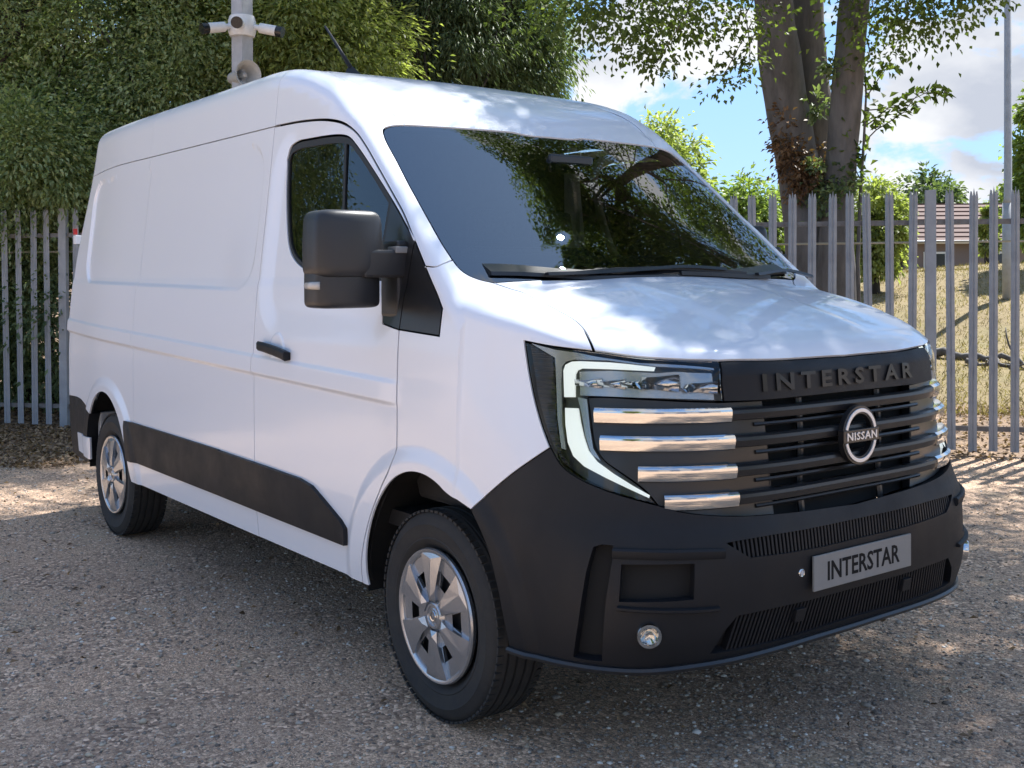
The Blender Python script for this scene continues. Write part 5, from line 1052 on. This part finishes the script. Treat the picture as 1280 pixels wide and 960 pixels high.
# ---- wheels
def wheel(x, sg):
    w = empty('wheel', (x, sg * .875, .345), parent=van); o = lambda V: [(a, b * (1 if sg < 0 else -1), c) for a, b, c in V]
    pr = [(.205, -.075), (.222, -.088), (.235, -.102), (.246, -.108), (.250, -.106), (.262, -.111), (.290, -.112), (.294, -.114), (.298, -.1115), (.314, -.108), (.328, -.098), (.337, -.088), (.3425, -.072)]
    for g in (-.058, -.02, .02, .058): pr += [(.3445, g - .006), (.3365, g - .0045), (.3365, g + .0045), (.3445, g + .006)]
    pr += [(.3425, .072), (.337, .088), (.328, .098), (.30, .111), (.26, .111), (.23, .10), (.205, .08)]
    pr = [(.225 + (r - .205) * 1.0394, a) for r, a in pr]
    V, F = lathe(pr, 96); MB().add(o(V), F).build('tyre', RUBBER, w, auto=38)
    sip = MB()                                              # shoulder blocks
    for k in range(76):
        t = 2 * math.pi * k / 76
        for yy in (-.088, .088):
            M = np.array([[math.cos(t), 0, -math.sin(t)], [0, 1, 0], [math.sin(t), 0, math.cos(t)]])
            sip.box((.3638 * math.cos(t), yy, .3638 * math.sin(t)), (.0042, .013, .0105), M)
    tag(sip.build('tread_blocks', RUBBER, w), kind='stuff')
    V, F = lathe([(.0, -.02), (.223, -.02), (.228, -.08), (.226, .07)], 40); MB().add(o(V), F).build('rim', mat('wheel_steel', (.035, .035, .037), .5, metal=.4), w, auto=30)
    y0 = -.112
    V, F = lathe([(.232, y0 + .018), (.236, y0 + .004), (.232, y0 - .003), (.222, y0 - .002), (.213, y0 + .004), (.211, y0 + .02)], 96); MB().add(o(V), F).build('cap_ring', SILVER, w, auto=35)
    for k in range(6):
        t = R(34 + 60 * k)
        q = [(.052, -.020), (.052, .020), (.09, .026), (.15, .043), (.214, .066), (.218, .03), (.2195, 0), (.218, -.03), (.214, -.066), (.15, -.043), (.09, -.026)]; dom = lambda r: y0 - .012 + .012 * (r / .22) ** 2 + (.006 if r < .06 else 0)
        n = len(q); V = [(r * math.cos(t) - b * math.sin(t), dom(r), r * math.sin(t) + b * math.cos(t)) for r, b in q] + [(r * math.cos(t) - b * 1.06 * math.sin(t), dom(r) + .028, r * math.sin(t) + b * 1.06 * math.cos(t)) for r, b in q]
        cidx = len(V); V += [(.07 * math.cos(t), dom(.07) - .003, .07 * math.sin(t)), (.2 * math.cos(t), dom(.2) - .004, .2 * math.sin(t))]
        F = [(i, (i + 1) % n, n + (i + 1) % n, n + i) for i in range(n)] + [(0, 1, cidx), (1, 2, cidx), (2, 3, cidx + 1, cidx), (3, 4, cidx + 1), (4, 5, cidx + 1), (5, 6, cidx + 1), (6, 7, cidx + 1), (7, 8, cidx + 1), (8, 9, cidx + 1), (9, 10, cidx, cidx + 1), (10, 0, cidx)]
        MB().add(o(V), F).build('cap_blade', SILVER, w)
        t2 = t + R(30); g = []                             # recessed web between two blades with its cut-out
        for r, b in ((.06, -.010), (.06, .010), (.108, .030), (.108, -.030)): g.append((r * math.cos(t2) - b * math.sin(t2), y0 + .006, r * math.sin(t2) + b * math.cos(t2)))
        for r, b in ((.158, -.036), (.158, .036), (.214, .055), (.214, -.055)): g.append((r * math.cos(t2) - b * math.sin(t2), y0 + .008, r * math.sin(t2) + b * math.cos(t2)))
        for s_ in (-1, 1):
            for r, b in ((.09, .014), (.09, .030), (.18, .062), (.18, .044)): g.append((r * math.cos(t2) - s_ * b * math.sin(t2), y0 + .007, r * math.sin(t2) + s_ * b * math.cos(t2)))
        MB().add(o(g), [(0, 1, 2, 3), (4, 5, 6, 7), (8, 9, 10, 11), (12, 13, 14, 15)]).build('cap_web', SILVER, w)
    V, F = lathe([(0, y0 - .004), (.024, y0 - .004), (.028, y0 - .001), (.034, y0 - .001), (.036, y0 - .006), (.043, y0 - .006), (.05, y0 + .002), (.056, y0 + .012)], 40); MB().add(o(V), F).build('cap_centre', SILVER, w, auto=25)
    V, F = lathe([(.013, y0 - .006), (.017, y0 - .007), (.019, y0 - .005)], 24); MB().add(o(V), F).build('cap_emblem', CHROME, w)
    V, F = lathe([(.0, y0 + .03), (.209, y0 + .04)], 40); MB().add(o(V), F).build('wheel_disc', mat('wheel_steel'), w)
for x in (0, -3.584):
    for sg in (-1, 1): wheel(x, sg)
# wheel housings and floor
for x in (0, -3.584):
    for sg in (-1, 1):
        wh = MB(); n = 24; ring = []
        for i in range(n + 1):
            t = math.pi * 1.12 * i / n - math.pi * .06; ring.append((x + .47 * math.cos(t), .345 + .56 * math.sin(t) ** 1 if t > 0 else .345))
        V = [(a, sg * y, max(b, .33)) for y in (.985, .55) for a, b in ring]; wh.add(V, [(i, i + 1, n + 2 + i, n + 1 + i) for i in range(n)] + [tuple(n + 1 + i for i in range(n + 1))]); wh.build('wheel_housing', DARK, van)
for c_, h_ in (((-1.85, 0, .46), (2.75, .56, .05)), ((-1.79, .77, .43), (1.29, .21, .04)), ((-1.79, -.77, .43), (1.29, .21, .04)), ((-4.25, 0, .46), (.22, .9, .06)), ((.72, 0, .42), (.2, .7, .03))): MB().box(c_, h_).build('underbody_panel', DARK, van)
for sg in (1, -1): MB().box((-3.93, sg * .86, .52), (.03, .10, .17)).build('mud_flap_bracket', mat('galvanised_grey', (.4, .41, .42), .5, noise=(12, .3)), van, bevel=.01)
# ---- cab interior seen through the glass
cab = empty('cab_interior', parent=van)
panel('door_card', loop(gA_low, sillD, gDoorR, gA_up, sailTop, win, winB, sailBot), TRIM, cab, depth=.05, gap=.02, rim=0, res=.05)
panel('pillar_trim', loop(ditchF, wsL1, pilS, triA, gA_up, seamU), TRIM, cab, depth=.035, gap=.004, rim=0, res=.04)
panel('headlining', loop(ditchF, wsTop, wsTop2, cen(wsTop2[-1][0], -1.42, 30), crv(K(('t', -1.42, 0), ('t', -1.42, -.4), ('t', -1.42, DITCH)))), TRIM, cab, dom='t', depth=.05, gap=0, rim=0, res=.06, mirror='join')
panel('wing_liner', loop(gA_low, sillF, aF, bmpTop, hOut1, hTop1, shut, wsL2, pilS, triB, cTri[1], cTri[2]), DARK, cab, depth=.03, gap=.01, rim=0, res=.06)
MB().box((-1.50, 0, 1.4), (.02, .84, .90)).build('bulkhead', TRIM, cab)
MB().box((-.6, 0, .62), (.9, .92, .03)).build('cab_floor', TRIM, cab)
ds = [(-.50, 1.22), (-.50, 1.36), (-.42, 1.44), (-.10, 1.47), (.06, 1.455), (.12, 1.40), (.12, .7), (-.30, .7)]
n = len(ds); MB().add([(x, -.86, z) for x, z in ds] + [(x, .86, z) for x, z in ds], [(i, (i + 1) % n, n + (i + 1) % n, n + i) for i in range(n)] + [tuple(range(n)), tuple(range(2 * n - 1, n - 1, -1))]).build('dashboard', TRIM, cab, bevel=.02)
for y in (-.46, .25, .62):
    MB().box((-.98, y, .95), (.25, .22, .08)).build('seat_cushion', FABRIC, cab, bevel=.04)
    MB().box((-1.25, y, 1.35), (.075, .22, .34), np.array(Matrix.Rotation(R(-12), 3, 'Y'))).build('seat_back', FABRIC, cab, bevel=.05)
    MB().box((-1.33, y, 1.79), (.05, .12, .085), np.array(Matrix.Rotation(R(-8), 3, 'Y'))).build('headrest', FABRIC, cab, bevel=.03)
st = [(-.62 + .12 * math.sin(t) * .5, -.46 + .19 * math.cos(t), 1.33 + .17 * math.sin(t)) for t in np.linspace(0, 2 * math.pi, 33)]
MB().tube(st, .016, 8, cap=False).build('steering_wheel', GRILLEP, cab, smooth=True)
MB().box((-.58, -.46, 1.33), (.03, .18, .03), np.array(Matrix.Rotation(R(20), 3, 'Y'))).build('steering_spoke', GRILLEP, cab, bevel=.01)
MB().box((-.42, 0, 2.02), (.012, .12, .04)).build('inside_mirror', GRILLEP, cab, bevel=.01)
